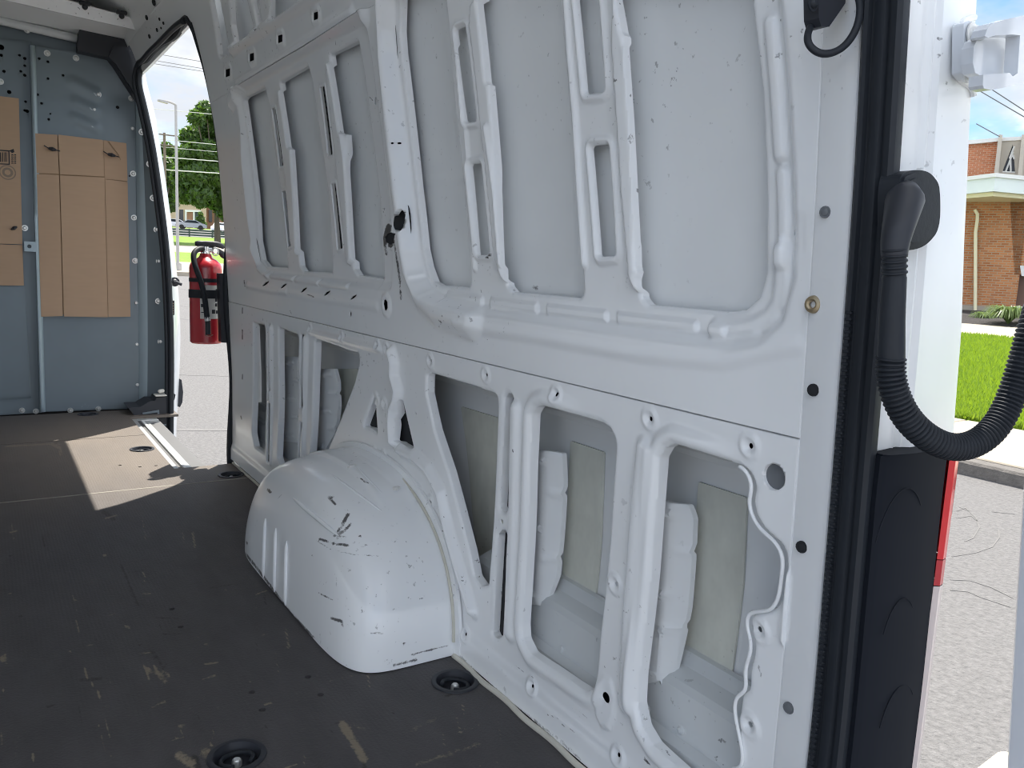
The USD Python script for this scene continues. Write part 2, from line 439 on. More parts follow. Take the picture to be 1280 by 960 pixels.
def brick_mat(name, c1, c2, mortar, scale):
    N = {'tc': ('texture_coordinate', {}), 'mp': ('mapping', {'rotation': (math.pi / 2, 0, 0)}), 'geo': ('geometry', {}),
         'br': ('brick_texture', {'color1': c1, 'color2': c2, 'mortar': mortar, 'scale': 1., 'mortar_size': .012, 'brick_width': .215 * scale, 'row_height': .075 * scale, 'bias': -.1, 'mortar_smooth': .2}),
         'nz': ('noise_texture', {'scale': 1.2, 'detail': 4.}), 'nr': ('rgb_ramp', {'ramp': [(0, (.75, .75, .75)), (1, (1.2, 1.2, 1.2))]}), 'mu': ('mix_color', {'blend_type': 'multiply', 'fac': 1., 'use_clamp': False}),
         'bu': ('bump', {'strength': .5, 'distance': .01, 'invert': True}), 'p': ('principled_bsdf', {'roughness': .9})}
    M[name] = usdkit.material(stage, '/World/Looks/' + name, N, [('tc.object', 'mp.vector'), ('mp.vector', 'br.vector'), ('geo.position', 'nz.vector'), ('nz.fac', 'nr.fac'), ('br.color', 'mu.a'), ('nr.color', 'mu.b'),
                                                              ('mu.result', 'p.base_color'), ('br.fac', 'bu.height'), ('bu.normal', 'p.normal')], surface='p.BSDF')


brick_mat('brick_orange', (.50, .20, .075), (.34, .115, .04), (.38, .28, .18), 1.0)
brick_mat('brick_red', (.50, .17, .075), (.38, .12, .05), (.50, .33, .22), 1.0)


def leaf_mat(name, c, t):
    N = {'oi': ('geometry', {}), 'rp': ('mix_color', {'a': tuple(np.array(c) * .6), 'b': tuple(np.array(c) * 1.45)}), 'd': ('principled_bsdf', {'roughness': .45}), 't': ('translucent_bsdf', {'color': t}), 'm': ('mix_closure', {'fac': .35})}
    M[name] = usdkit.material(stage, '/World/Looks/' + name, N, [('oi.random_per_island', 'rp.fac'), ('rp.result', 'd.base_color'), ('d.BSDF', 'm.closure1'), ('t.BSDF', 'm.closure2')], surface='m.closure')


leaf_mat('leaf', (.07, .14, .025), (.16, .30, .03))
leaf_mat('grass_blade', (.27, .42, .03), (.35, .50, .03))
leaf_mat('plant_blade', (.20, .30, .09), (.25, .34, .08))

# ------------------------------------------------------------------ the van: right-hand side wall
W = thing('wall_right', 'white pressed steel side wall of the van with open stiffener frames', kind='structure')
XR, XJ, XB, ZS = .606, 3.30, 4.58, .641         # rear edge, sliding door jamb, bulkhead, seam between lower and upper pressing

# openings of the lower pressing, nearest the rear door last
H_slit = wp([(316, 403), (331, 407), (331, 567), (318, 558), (315, 541)], .006)
H_o2 = wp([(348, 409), (353, 411), (373, 419), (372, 480), (370, 588), (363, 591), (350, 583), (346, 572)], .012)
H_o4 = wp([(393, 428), (395, 424), (441, 440), (448.5, 441), (449, 453), (443, 477), (426, 521), (412, 556), (401, 584), (390, 588), (387, 584)], .008)
H_tri = wp([(532.8, 468), (537, 466), (613.6, 490), (620.6, 495), (622, 503), (618, 597), (609, 732), (600, 733), (592, 721), (586, 689), (560.4, 590), (542.7, 537), (532.4, 491)], .010)
H_o5 = wp([(663, 518), (668, 509), (676, 507), (748, 529), (758, 537), (764, 552), (764, 565), (757, 680), (745, 800), (740, 862), (731, 866), (714, 855), (660, 818), (651, 800), (650, 782), (655, 700), (660, 580)], .016, -.006)
H_o6 = wp([(820, 600), (822, 572), (829, 560), (840, 555), (924, 583), (935, 594), (940, 610), (937, 628), (941, 646), (951, 662), (972, 681), (978, 692), (979, 720), (974, 748), (965, 762), (946, 765), (937, 769), (935, 778), (939, 800), (938, 818), (933, 840), (932, 864), (923, 871), (920, 890), (917, 1010), (870, 985), (815, 932), (802, 910), (796, 880), (798, 845), (812, 720)], .012, -.005)
BIG = [H_o5, H_o6]
RIVETS = [(538, 451), (607.5, 468.7), (695, 493), (812.5, 523.7), (937.5, 557.5), (426, 422), (387.5, 411), (471, 432), (483, 436), (581.5, 793), (664.7, 858), (769, 730), (772.5, 944), (949, 787), (470.5, 499), (480.5, 505), (469, 566), (480, 570), (538, 628), (937, 906)]
SMALL = [(971, 515, .0035), (722, 462, .003), (627.5, 652, .0045), (519.6, 517, .003), (757.5, 872, .009), (992, 744, .004), (1000, 757, .004), (986, 793, .004), (997, 805, .004)]


def circ(px, r, d=0.0, kx=1.0):
    (x, z), = wall([px], d); c = Point(x, z).buffer(r, 6)
    return c


H_plug = circ((968, 596), .0165)
L_tube = LineString(wall([(481, 443), (484, 452), (486.5, 470), (492, 488), (490, 505), (485, 522), (484, 550), (490, 564), (512, 574), (530, 590), (545, 617), (556, 655), (566, 700), (578, 742), (586, 765)]))
L_tube_a, L_tube_b = LineString(wall([(484, 440), (487.5, 455), (487, 470), (492, 488), (491, 500), (486, 512), (485, 530), (486, 552)], -.016)), LineString(wall([(494, 563), (512, 571), (530, 588), (545, 617), (553, 655), (566, 705), (578, 745), (584, 765)], -.016))
L_flange = LineString(wall([(429, 573), (452, 568), (478, 573), (502, 586), (526, 611), (541, 645), (553, 700), (560, 750), (568, 815)]))
RIM = [(H_o5, .012), (H_o6, .010)]
COLS = [LineString(wall(q)) for q in ([(646, 512), (644, 600), (640, 700), (637, 790)], [(806, 560), (797, 660), (790, 760), (784, 880)], [(383, 425), (381, 500), (379, 585)], [(340, 412), (339, 490), (338, 575)])]
P_obround = Polygon(wall([(757, 846), (764, 851), (768, 870), (767, 895), (761, 908), (753, 906), (747, 893), (746, 870), (749, 853)]))
P_ledge = Polygon(wall([(385, 402.5), (990, 549), (990, 556), (385, 409)]))
P_bracket = Polygon(wall([(987, 720), (1008, 742), (1004, 828), (980, 800)]))
L_under = LineString(wall([(386, 414), (476, 437)]))
P_rearlow = Polygon(wall([(940, 770), (968, 768), (984, 700), (1010, 720), (1000, 900), (965, 1000), (930, 1000), (936, 900)]))


RIV_XZ = []


def y_low(V):
    Y = prof(V[:, 1])
    for g, w in RIM:
        k = np.nonzero(shapely.distance(shapely.points(V), g) < .05)[0]
        d = shapely.distance(shapely.points(V[k]), g.boundary)
        gx0, gz0, gx1, gz1 = g.bounds
        near = np.maximum(smooth01((V[k][:, 0] - gx0 - .30 * (gx1 - gx0)) / (.45 * (gx1 - gx0))), .75 * smooth01((gz0 + .06 - V[k][:, 1]) / .06) * (g is H_o5))
        Y[k] += .009 * near * np.clip(1 - ((d - .012) / .017) ** 2, 0, 1) ** 1.2
    for l in COLS:
        Y += bump_line(V, l, .022, .010, .004)
    Y += bump_line(V, L_tube_a, .021, .019) + bump_line(V, L_tube_b, .020, .017)
    Y += plateau(V, P_obround, .006, .0035) + plateau(V, P_bracket, .010, .006)
    Y += bump_line(V, L_under, .012, .006)
    d = shapely.distance(shapely.points(V), L_flange)
    Y += .004 * (np.clip(1 - d / .010, 0, 1) > 0) * smooth01(1.4 * (1 - d / .010))
    for x, z in RIV_XZ:
        r = np.hypot(V[:, 0] - x, V[:, 1] - z)
        Y += np.where(r < .019, .0035 * smooth01((.019 - r) / .006) - .005 * smooth01((.012 - r) / .006), 0)
    # long shallow stretch marks of the pressing
    Y += .0012 * np.sin(V[:, 0] * 9.0) * np.sin(V[:, 1] * 7.0)
    Y += .006 * smooth01((.075 - V[:, 1]) / .03)
    return Y


def sp(pts, r=0.0):
    p = Polygon(on_surface(pts, y_low)).buffer(0); q = p.buffer(-r, 8).buffer(r, 8) if r else p
    return q if not q.is_empty else p


RIV_XZ += on_surface(RIVETS, y_low)
H_t1 = sp([(468, 491), (453.5, 533), (462, 535), (471, 541)], .004)
H_t2 = sp([(496.7, 499), (501, 501), (515, 561), (511, 561), (490, 552), (491, 525)], .004)
H_s1 = sp([(630, 497), (633, 492), (638, 492), (640.5, 498), (634.5, 634), (631, 641), (626, 640), (623.5, 634)], .006)
H_s2 = sp([(621.5, 668), (625, 663), (630, 663), (632.5, 668), (627, 794), (622, 799), (617, 797), (614.5, 791)], .006)
H_n1 = [sp(q, .002) for q in ([(335, 406), (337.5, 406), (336.5, 488), (334.3, 488)], [(334, 504), (336.3, 504), (335.5, 578), (333, 577)])]
H_n2 = [sp(q, .003) for q in ([(375.5, 418), (379.5, 419), (377.5, 509), (374.3, 509)], [(374.2, 528), (377, 528), (374, 588), (371.5, 588)])]
holes_low = [H_slit, *H_n1, H_o2, *H_n2, H_o4, H_t1, H_t2, H_tri, H_s1, H_s2, H_o5, H_o6, H_plug] + [Point(p).buffer(.0038, 6) for p in RIV_XZ] + [Point(on_surface([(x, y)], y_low)[0]).buffer(r, 6) for x, y, r in SMALL]
HL = unary_union(holes_low)
SM_L = unary_union([Point(p).buffer(.0038, 6) for p in RIV_XZ] + [Point(on_surface([(x, y)], y_low)[0]).buffer(r, 6) for x, y, r in SMALL] + [*H_n1, *H_n2])
low = sbox(XR, .004, XJ, ZS - .001).difference(HL)


DIRT_SLOTS_LOW = [([(450, 533), (470, 541)], 2, .6), ([(570, 816), (600, 845), (640, 880), (700, 925), (725, 950)], 4.5, .75), ([(645, 833), (668, 848)], 1.5, .8), ([(684, 893), (697, 898)], 1.6, .9), ([(702, 905), (720, 916)], 1.6, .9),
            ([(640, 560), (642, 566)], 1.6, .9), ([(715, 885), (733, 905)], 1.6, .7), ([(805, 948), (812, 956)], 3, .9), ([(948, 830), (952, 850)], 3, .8), ([(935, 900), (940, 912)], 3, .7), ([(617, 500), (612, 600)], 1.6, .5), ([(760, 626), (768, 627)], 1., .9),
            ([(795, 640), (792, 668), (796, 690)], 2.2, .55), ([(545, 680), (548, 690)], 2., .7), ([(557, 648), (558, 655)], 1.6, .7), ([(1000, 700), (1003, 702)], 1., .8), ([(700, 872), (735, 898)], 1.3, .7), ([(560, 812), (566, 818)], 5, 1.),
            ([(303, 352), (303, 358)], 1.5, 1.), ([(303, 385), (303, 392)], 1.5, 1.), ([(303, 412), (303, 424)], 1.5, 1.), ([(303, 468), (303, 474)], 1.5, 1.), ([(301, 520), (302, 524)], 1.5, 1.), ([(740, 850), (744, 856)], 2, .8), ([(770, 838), (772, 842)], 1.5, .9)]  # strokes beside the door jamb paint the shade of open slots
side = sheet(low, .0042, y_low, lip=.016, holes=unary_union([g for g in holes_low if g.area > 2e-3]).boundary, small=SM_L.boundary)
obj('lower_panel', side, 'van_paint', W, smooth=True, attrs={'dirt_shade': strokes(side.vertices, DIRT_SLOTS_LOW)})

# openings of the upper pressing
A1 = wp([(304, 125), (307, 121), (331, 109), (336, 130), (339, 160), (345, 200), (351, 240), (356, 290), (360, 335), (334, 333), (327, 325), (322, 300), (319, 240)], .006, .016)
A2 = wp([(349, 102), (384, 81), (389, 100), (396, 150), (405, 205), (411, 250), (416, 341), (380, 339), (375.5, 332), (374, 318), (372, 270), (366, 187), (362, 184), (353, 124)], .006, .016)
A3 = wp([(411.5, 68), (448, 50.5), (455, 90), (464, 160), (472, 230), (477, 300), (479, 349), (447, 344), (442, 336), (441, 318), (439, 285), (432, 168), (427.5, 166), (416.5, 95)], .006, .016)
SA = [wp(q, .003, .016) for q in ([(340.3, 136), (344.5, 134.5), (354.8, 207), (350, 208.5)], [(353, 239.5), (357.5, 238), (365, 307), (360.5, 309)], [(399.7, 109), (405.8, 107.5), (416.5, 193), (410.5, 194.5)], [(414.5, 230), (420, 229), (429, 310.5), (422.5, 312)])]
B1 = wp([(552, -30), (501, -30), (500, 38), (502, 65), (506, 97), (521, 237), (529, 310), (534, 333), (541, 352), (549, 356.5), (586, 359.5), (589, 353), (580, 240), (566, 120)], .010, .020)
B2 = wp([(600, -30), (601.5, 8), (612, 105), (616, 107), (629, 245), (634, 330), (634.5, 357), (641, 365), (724, 372.5), (729, 366), (727, 333), (720, 240), (697, -2), (693, -30)], .010, .020)
B3 = wp([(774, -30), (777, 0), (785, 44), (787.5, 46), (796, 200), (800, 332), (802, 340), (799.5, 350), (800.5, 372), (808, 381), (907, 390), (930, 387), (947, 371), (955, 342), (955.5, 240), (952, 120), (939, 0), (935, -30)], .012, .020)
SB = [wp(q, .006, .020) for q in ([(569, 37), (582, 31), (597, 151), (583.5, 153)], [(588.5, 205), (603, 203.5), (614.5, 317), (599, 319)], [(718, -30), (732.5, 118), (757.5, 114.5), (747, -30)], [(738.5, 182), (762, 180), (770.5, 319), (749.5, 321)])]
H_oval = Polygon(wall([(471.5, 375), (474, 373.5), (476.5, 377), (477, 385), (475, 389), (472.5, 387), (471, 380)], -.018))
SLOTS = [Polygon(wall([(x - 4, y + 3), (x - 1.5, y - .5), (x + 4, y - 3.2), (x + 3.5, y - 1), (x - .5, y + 2.6), (x - 3, y + 4)])) for x, y in ((332, 354), (354.5, 357), (380, 362), (409, 366), (441.5, 371))]
H_sq = [wp([(x - 3.2, y - 4), (x + 3.2, y - 6), (x + 3.2, y + 3.5), (x - 3.2, y + 6)], .003) for x, y in ((285, 91), (315, 71.5), (350.5, 48.5), (395, 20))]
H_sqr = Polygon(wall([(982, 286.5), (987, 287), (987, 293.5), (982, 293)]))
FA = Polygon(wall([(300, 120), (302, 113), (330, 97), (384, 65), (452, 28), (458, 60), (470, 150), (479, 230), (484, 300), (484, 352), (440, 349), (380, 343), (335, 337), (324, 328), (315, 280), (310, 220)]))
FB = Polygon(wall([(492, -40), (493, 20), (498, 100), (514, 240), (520, 310), (524, 345), (535, 362), (552, 370), (600, 380), (700, 393), (820, 407), (910, 414), (940, 408), (962, 390), (974, 345), (974, 240), (966, 100), (955, -40)]))
RIDGES = [(Polygon(wall(q, dd)), h) for q, h, dd in (([(346, 112), (349, 116), (362, 185), (368, 240), (372, 300), (368, 318), (362, 300), (355, 215), (345.5, 135)], .011, .005), ([(406, 78), (411, 84), (417, 120), (429, 200), (436, 280), (438, 322), (433, 330), (430, 311), (417.5, 193), (407.5, 108)], .011, .005),
                                          ([(585.5, 5), (591, -2), (600, 8), (608, 80), (618, 180), (630, 290), (633, 330), (627, 352), (617, 320), (605, 203), (598, 150), (584, 31)], .013, .007), ([(764, -40), (774, -40), (783, 100), (792, 220), (797, 320), (797, 350), (790, 363), (783, 345), (774, 240), (763, 60)], .014, .006))]
FLG = [(LineString(wall(q, .015)), h) for q, h in (([(703, -20), (709, 60), (716, 140), (722, 240), (728, 330)], .007), ([(570, 60), (577, 130), (586, 240), (592, 335)], .006), ([(612, 160), (624, 240), (631, 330)], .007), ([(787, 60), (793, 150), (797, 238), (800, 300)], .006))]
L_pillar = LineString(wall([(483, -40), (484, 10), (487, 70), (493, 150), (500, 220), (508, 290), (515, 335), (528, 365), (548, 384), (590, 398)]))
L_pillar2 = LineString(wall([(482, 0), (486, 90), (492, 180), (497, 250)]))
BELT = [Polygon(wall([(a, 0.1186 * (a - 560) + 366.5), (b, .1186 * (b - 560) + 366.5), (b, .1186 * (b - 560) + 378.), (a, .1186 * (a - 560) + 378.)], .012)) for a, b in ((556, 601), (611, 669), (681, 755), (768, 867), (884, 905))]
L_corner = LineString(wall([(884, 411), (905, 413), (930, 409), (950, 398), (962, 380), (966, 350), (966, 315)]))
SIDEB = [LineString(wall([(966, 325), (966.5, 305)])), LineString(wall([(968, 290), (967, 240), (966, 215)])), LineString(wall([(963, 190), (958, 100), (952, 25)]))]
BELTA = [Polygon(wall(q)) for q in ([(338, 341), (366, 345), (366, 351), (338, 347)], [(369, 345.5), (398, 350), (398, 356), (369, 351.5)], [(400, 350.5), (434, 354), (434, 360), (400, 356.5)])]
L_swage = [LineString(wall(q)) for q in ([(310, 356), (382, 371), (470, 383)], [(579, 407), (640, 416), (700, 426), (800, 443), (900, 452), (995, 430)], [(309, 357), (340, 364), (358, 364)])]
L_rimA = [LineString(wall([(297, 118), (303, 160), (309, 235), (316, 310), (322, 330), (334, 340)]))]
L_step = LineString(wall([(290, 128), (296, 113), (340, 88), (400, 50), (455, 18)]))
P_cor = Polygon(wall([(984, 272), (1000, 272), (1000, 312), (984, 312)]))


FAX, FBX = unary_union([FA, A1.buffer(.009), A2.buffer(.009), A3.buffer(.006)]), unary_union([FB, B1.buffer(.010), B2, B3.buffer(.012)])


RIMS = []


def y_up(V):
    Y = prof(V[:, 1])
    kA, kB = plateau(V, FAX, .024, 1.), plateau(V, FBX, .026, 1.)
    Y -= .016 * kA + .020 * kB
    Y += bump_line(V, L_pillar, .050, .022, .008) * (1 - kB) * (1 - kA)
    for g, h in RIDGES:
        Y += plateau(V, g.buffer(-.002), .007, h)
    for l, h in FLG:
        Y += bump_line(V, l, .010, h)
    for g in SA + SB:
        d = shapely.distance(shapely.points(V), g)
        hh, ww = (.003, .005) if any(g is q for q in SA) else (.006, .008)
        Y += hh * np.clip(1 - ((d - ww * .75) / ww) ** 2, 0, 1)
    for g in BELT + BELTA:
        Y += plateau(V, g.buffer(-.002), .0045, .006)
    Y += bump_line(V, L_corner, .016, .007, .006)
    for l in SIDEB:
        Y += bump_line(V, l, .013, .0075, .004)
    for l in L_swage:
        Y += bump_line(V, l, .016, .003)
    for l in L_rimA:
        Y += bump_line(V, l, .028, .012, .006) * (1 - kA)
    Y += bump_line(V, L_step, .035, .014, .01) * (1 - kA) - plateau(V, P_cor, .01, .0015)
    for g, r, h in RIMS:
        d = shapely.distance(shapely.points(V), g); Y += h * np.clip(1 - ((d - r * .4) / r) ** 2, 0, 1)
    Y += .0018 * np.sin(V[:, 0] * 6.) * np.sin(V[:, 1] * 8. + 1)
    return Y


H_big = Polygon(on_surface(chaikin([(490.5, 277), (493, 266), (498, 261), (504, 262.5), (507, 269), (505.5, 280), (502, 288), (496, 290), (491, 285)], 2), y_up))
H_torn = Polygon(on_surface([(489, 290), (485, 292), (480.5, 297), (482, 302), (487, 306), (493, 304), (492, 298), (494.5, 292)], y_up)).buffer(0)
PIL = on_surface([(490, 179), (499, 179)], y_up)
RIMS += [(H_oval, .012, .004)]
holes_up = [A1, A2, A3, *SA, B1, B2, B3, *SB, H_big, H_torn, H_oval, *SLOTS, H_sqr] + [Point(p).buffer(.0022, 6) for p in PIL] + [circ((438, 392.5), .007), circ((461, 80), .004), circ((462, 125), .008)]
HU = unary_union(holes_up)
SM_U = unary_union([*SLOTS, H_oval, H_sqr, H_torn, *SA] + [Point(p).buffer(.0022, 6) for p in PIL] + [circ((438, 392.5), .007), circ((461, 80), .004), circ((462, 125), .008)])
Zr = 1.385
up = sbox(XR, ZS + .0005, XJ, Zr).difference(HU)

DIRT_SLOTS_UP = [([(486, 283), (483, 296), (480, 304)], 6, 1.3), ([(490, 296), (488, 306)], 6, 1.3), ([(492, 300), (497, 330), (500, 352), (501, 374)], 3.0, .85), ([(490, 190), (493, 215), (496, 250), (498, 262)], 2., .55), ([(482, 308), (483, 318)], 3.5, .9), ([(488, 312), (496, 318)], 4, .6), ([(476, 280), (478, 300)], 2.5, .8), ([(548, 400), (552, 403), (549, 408)], 2.6, .9),
           ([(462, 121), (466, 126)], 1.8, .9), ([(384, 368), (392, 371)], 2., .9), ([(395, 372), (420, 374)], 1.4, .6), ([(362, 388), (365, 393)], 1.6, .8), ([(386, 395), (392, 400)], 1.4, .6), ([(347, 401), (354, 404)], 2.2, .9), ([(602, 318), (615, 318), (607, 323)], 2.6, .9), ([(597, 329), (604, 332)], 1.6, .7), ([(630, 335), (633, 337)], 2, .9),
           ([(716, 76), (717, 80)], 1.6, 1.), ([(758, 68), (761, 83), (762, 90)], 1.4, .85), ([(650, 433), (656, 424), (662, 420)], 5, .33), ([(650, 445), (646, 458)], 4, .33), ([(840, 436), (850, 440)], 5, .3), ([(575, 420), (577, 424)], 1.2, .8), ([(605, 421), (610, 425)], 1.2, .8), ([(761, 438), (768, 438)], 1., .7), ([(838, 447), (890, 452)], 2., .4), ([(1001, 275), (1002, 296)], 1.6, .7), ([(1002, 350), (1003, 356)], 1.6, .8), ([(797, 235), (798, 240)], 2., .9), ([(728, 256), (729, 260)], 1.4, .9), ([(305, 350), (306, 358)], 1.6, .9)]  # last stroke paints the dark of a jamb slot
upper = sheet(up, .0038, y_up, lip=.012, roll=.005, rollr=.006, holes=unary_union([A1, A2, A3, B1, B2, B3, *SB]).boundary, small=unary_union([SM_U, *SB]).boundary, slip=.003)
obj('upper_panel', upper, 'van_paint', W, smooth=True, attrs={'dirt_shade': strokes(upper.vertices, DIRT_SLOTS_UP)})

# rail above the windows, and the side of the raised roof
U1 = wp([(262, 0), (258, -25), (270, -30), (274, 0), (286, 62), (276, 72), (273, 68)], .006)
U2 = wp([(289, 30), (287, 0), (284, -30), (303, -30), (308, 0), (317, 38), (315, 44), (294, 58)], .008)
U3 = wp([(314, 0), (310, -30), (319, -30), (322, 0), (327, 33), (323, 39)], .004)
U4 = wp([(337, 0), (337, -30), (420, -60), (395, -10), (345, 25), (337, 27)], .008)
HR = unary_union([U1, U2, U3, U4, *H_sq, circ((282, 4), .004), circ((294, 27), .006)])
rail = sbox(XR, Zr + .0005, XJ + 1.14, 1.80).difference(HR).difference(sbox(XJ, 0, 5, 1.665))
L_r1 = LineString(wall([(290, 62), (320, 42), (350, 22), (384, 0), (420, -24)]))
L_r2 = LineString(wall([(296, 108), (340, 82), (400, 42), (440, 15)]))


def y_rail(V):
    Y = prof(V[:, 1]) + bump_line(V, L_r1, .022, .014, .004) + bump_line(V, L_r2, .02, .008)
    Y += bump_line(V, L_pillar2, .05, .018, .01)
    for g in H_sq:
        d = shapely.distance(shapely.points(V), g); Y += .004 * np.clip(1 - ((d - .007) / .008) ** 2, 0, 1)
    return Y


r_ = sheet(rail, .007, y_rail, lip=.012, holes=unary_union([U1, U2, U3, U4]).boundary, small=unary_union([*H_sq, circ((282, 4), .004), circ((294, 27), .006)]).boundary)
obj('roof_rail', r_, 'van_paint', W, smooth=True, attrs={'dirt_shade': strokes(r_.vertices, [([(289, 74), (291, 79)], 2, .6)])})

p = onY(290, 77, float(prof(1.45)) + .001); obj('paint_dot', bolt_head(p, [0, 1, -.2], .008, .001), 'green_ink', W, label='small green paint dot')
# return of the wall at the sliding door, facing forward
zs = np.linspace(0, 1.665, 60)
obj('door_jamb', loft([[(XJ, prof(z), z), (XJ + .012, prof(z) - .004, z), (XJ + .018, prof(z) - .02, z), (XJ + .02, prof(z) - .14, z)] for z in zs]), 'van_paint', W, smooth=40, attrs={})

# outer skin behind the openings
def skin(poly, d, h=.04):
    V, F = gridclip(poly, h)
    return trimesh.Trimesh(np.stack([V[:, 0], prof(V[:, 1]) - d, V[:, 1]], -1), F[:, ::-1], process=False)


DIRT_SKIN = [([(690, 172), (695, 176)], 3.5, .55), ([(667, 219), (675, 220)], 1.6, .8), ([(640, 337), (645, 339)], 2.2, .8), ([(665, 359), (672, 360)], 1.4, .9), ([(688, 328), (712, 331)], 3, .45), ([(791, 70), (800, 92), (820, 108), (840, 117), (858, 116), (866, 110)], 1.6, .5), ([(800, 0), (804, 8)], 1.6, .6), ([(850, 285), (870, 292)], 4, .35),
             ([(450, 285), (470, 287)], 3, .5), ([(445, 300), (460, 312)], 3, .5), ([(395, 309), (394, 316)], 1.6, .8), ([(375, 207), (385, 203)], 2, .6), ([(440, 283), (446, 284)], 2, .7)]
sk = skin(sbox(XR + .01, ZS + .05, XJ - .01, 1.84), .050, .012)
obj('outer_skin', sk, 'skin_paint', W, smooth=True, attrs={'dirt_shade': strokes(sk.vertices, DIRT_SKIN)})
sk = skin(sbox(XR - .1, -.16, XJ - .01, ZS + .05), .115, .03)
obj('outer_skin', sk, 'skin_paint', W, smooth=True)
obj('skin_closing', loft([[(x, prof(ZS + .05) - d_, ZS + .05) for d_ in (.115, .05)] for x in (XR, XJ)]), 'skin_paint', W, smooth=False)
obj('outer_skin', loft([[(x, prof(z) - .16, z) for z in np.linspace(-.3, 1.85, 24)] for x in (XR - .05, XJ)]), 'exterior_paint', W)

ro = [(925, 583), (935, 592), (940, 608), (938, 626), (942, 645), (952, 661), (972, 681), (977.5, 692), (978, 720), (973, 748), (964, 761), (946, 764.5), (937, 769), (935, 779), (939, 800), (938, 818), (933, 840), (932, 862), (923, 871), (920, 890), (918, 960)]
obj('rolled_edge', tube(spline([(x, float(prof(z)) + .0015, z) for x, z in wall(ro)], 140), .0027, 8), 'van_paint', W, smooth=True)
for x, y in ((660, 779), (704, 811), (811, 886), (853, 912)):
    p = onY(x, y, -.052); obj('sill_bolt', bolt_head(p + [0, .0025, 0], [0, 1, .1], .007, .004), 'rail_paint', W)
# sound-deadening pads stuck to the outer skin
def pad(px, d=.114, t=.004, name='sound_deadening_pad'):
    p = Polygon(wall(px, d)).buffer(-.004).buffer(.004)
    V, F = gridclip(p, .03); Y = prof(V[:, 1]) - d + t
    F = F[:, ::-1]; P3 = np.stack([V[:, 0], Y, V[:, 1]], -1); e = boundary(F); n = len(P3)
    q = np.vstack([np.stack([e[:, 1], e[:, 0], e[:, 0] + n], 1), np.stack([e[:, 1], e[:, 0] + n, e[:, 1] + n], 1)])
    obj(name, trimesh.Trimesh(np.vstack([P3, P3 - [0, t, 0]]), np.vstack([F, q]), process=False), 'pad', W, smooth=False, label='grey-beige rectangular sound pad glued to the outer skin')


pad([(578, 508), (640, 527), (640, 800), (603, 740), (592, 640), (585, 560)])
pad([(715, 551), (757, 565), (752, 690), (741, 798), (701, 771), (709, 660)])
pad([(875, 602), (936, 622), (931, 730), (908, 905), (851, 867), (864, 760)])
pad([(424, 461), (450, 461), (440, 510), (421, 545)])

# folded inner braces that stand behind the lower openings
def brace(px, d0, d1, ribs, bend=.62):
    a0 = wall(px, d0); xs_ = [a[0] for a in a0]; hi_, lo_ = max(xs_), min(xs_)
    for _ in range(4):
        dd = [d0 + (d1 - d0) * float(smooth01(((hi_ - a[0]) / (hi_ - lo_) - bend) / (1 - bend))) for a in a0]
        a0 = [wall([q], d_)[0] for q, d_ in zip(px, dd)]; lo_ = min(a[0] for a in a0)
    p = Polygon(a0).buffer(0).buffer(-.003).buffer(.003)
    x0, z0, x1, z1 = p.bounds
    rb = [LineString(wall(r, d0)) for r in ribs]

    def yf(V):
        t = np.clip((x1 - V[:, 0]) / (x1 - x0), 0, 1)        # 0 at the front (left in view), 1 towards the rear
        y = prof(V[:, 1]) - d0 - (d1 - d0) * smooth01((t - bend) / (1 - bend))
        for l in rb:
            y = y + bump_line(V, l, .008, .006)
        return y
    m = sheet(p, .006, yf, lip=.010, roll=.003)
    obj('inner_brace', m, 'skin_paint', W, smooth=24)


brace([(656, 562), (693, 562), (700, 567), (703, 605), (699, 660), (694, 720), (688, 756), (683, 753), (650, 756), (650, 720), (654, 640)], .045, .072, [((662, 578), (678, 576)), ((682, 619), (696, 617)), ((660, 661), (674, 660)), ((676, 700), (690, 699)), ((654, 743), (666, 741))])
brace([(812, 625), (848, 624), (860, 631), (865, 650), (863, 700), (858, 760), (845, 845), (841, 857), (822, 852), (798, 857), (798, 830), (806, 720)], .045, .075, [((820, 644), (836, 643)), ((840, 693), (853, 692)), ((812, 743), (830, 742)), ((826, 788), (842, 787)), ((801, 840), (815, 838))])
brace([(345, 445), (372, 446), (372, 553), (345, 551)], .045, .055, [((348, 452), (364, 453)), ((365, 475), (372, 475)), ((348, 498), (366, 498)), ((364, 521), (372, 521)), ((348, 545), (365, 545))])
brace([(390, 461), (417, 461), (421, 477), (422, 508), (417, 543), (404, 567), (388, 564)], .045, .060, [((392, 468), (410, 468)), ((409, 492), (422, 492)), ((391, 513), (410, 514)), ((408, 535), (419, 535)), ((390, 558), (404, 558))])
# stepped sill inside the wall
pr = [(-.110, .235), (-.098, .235), (-.092, .222), (-.088, .215), (-.060, .205), (-.052, .195), (-.050, .135), (-.046, .125), (-.030, .117), (-.024, .105), (-.024, -.02)]
for a, b in ((XR + .02, 1.44), (2.30, XJ - .02)):
    obj('inner_sill', loft([[(x, y, z) for y, z in pr] for x in np.linspace(a, b, 8)]), 'rail_paint', W, smooth=25)
pr = [(-.110, .545), (-.09, .55), (-.085, .56), (-.085, .60), (-.09, .61), (-.11, .615)]
obj('inner_stiffener', loft([[(x, y, z) for y, z in pr] for x in np.linspace(XR + .02, XJ - .02, 8)]), 'skin_paint', W, smooth=25)
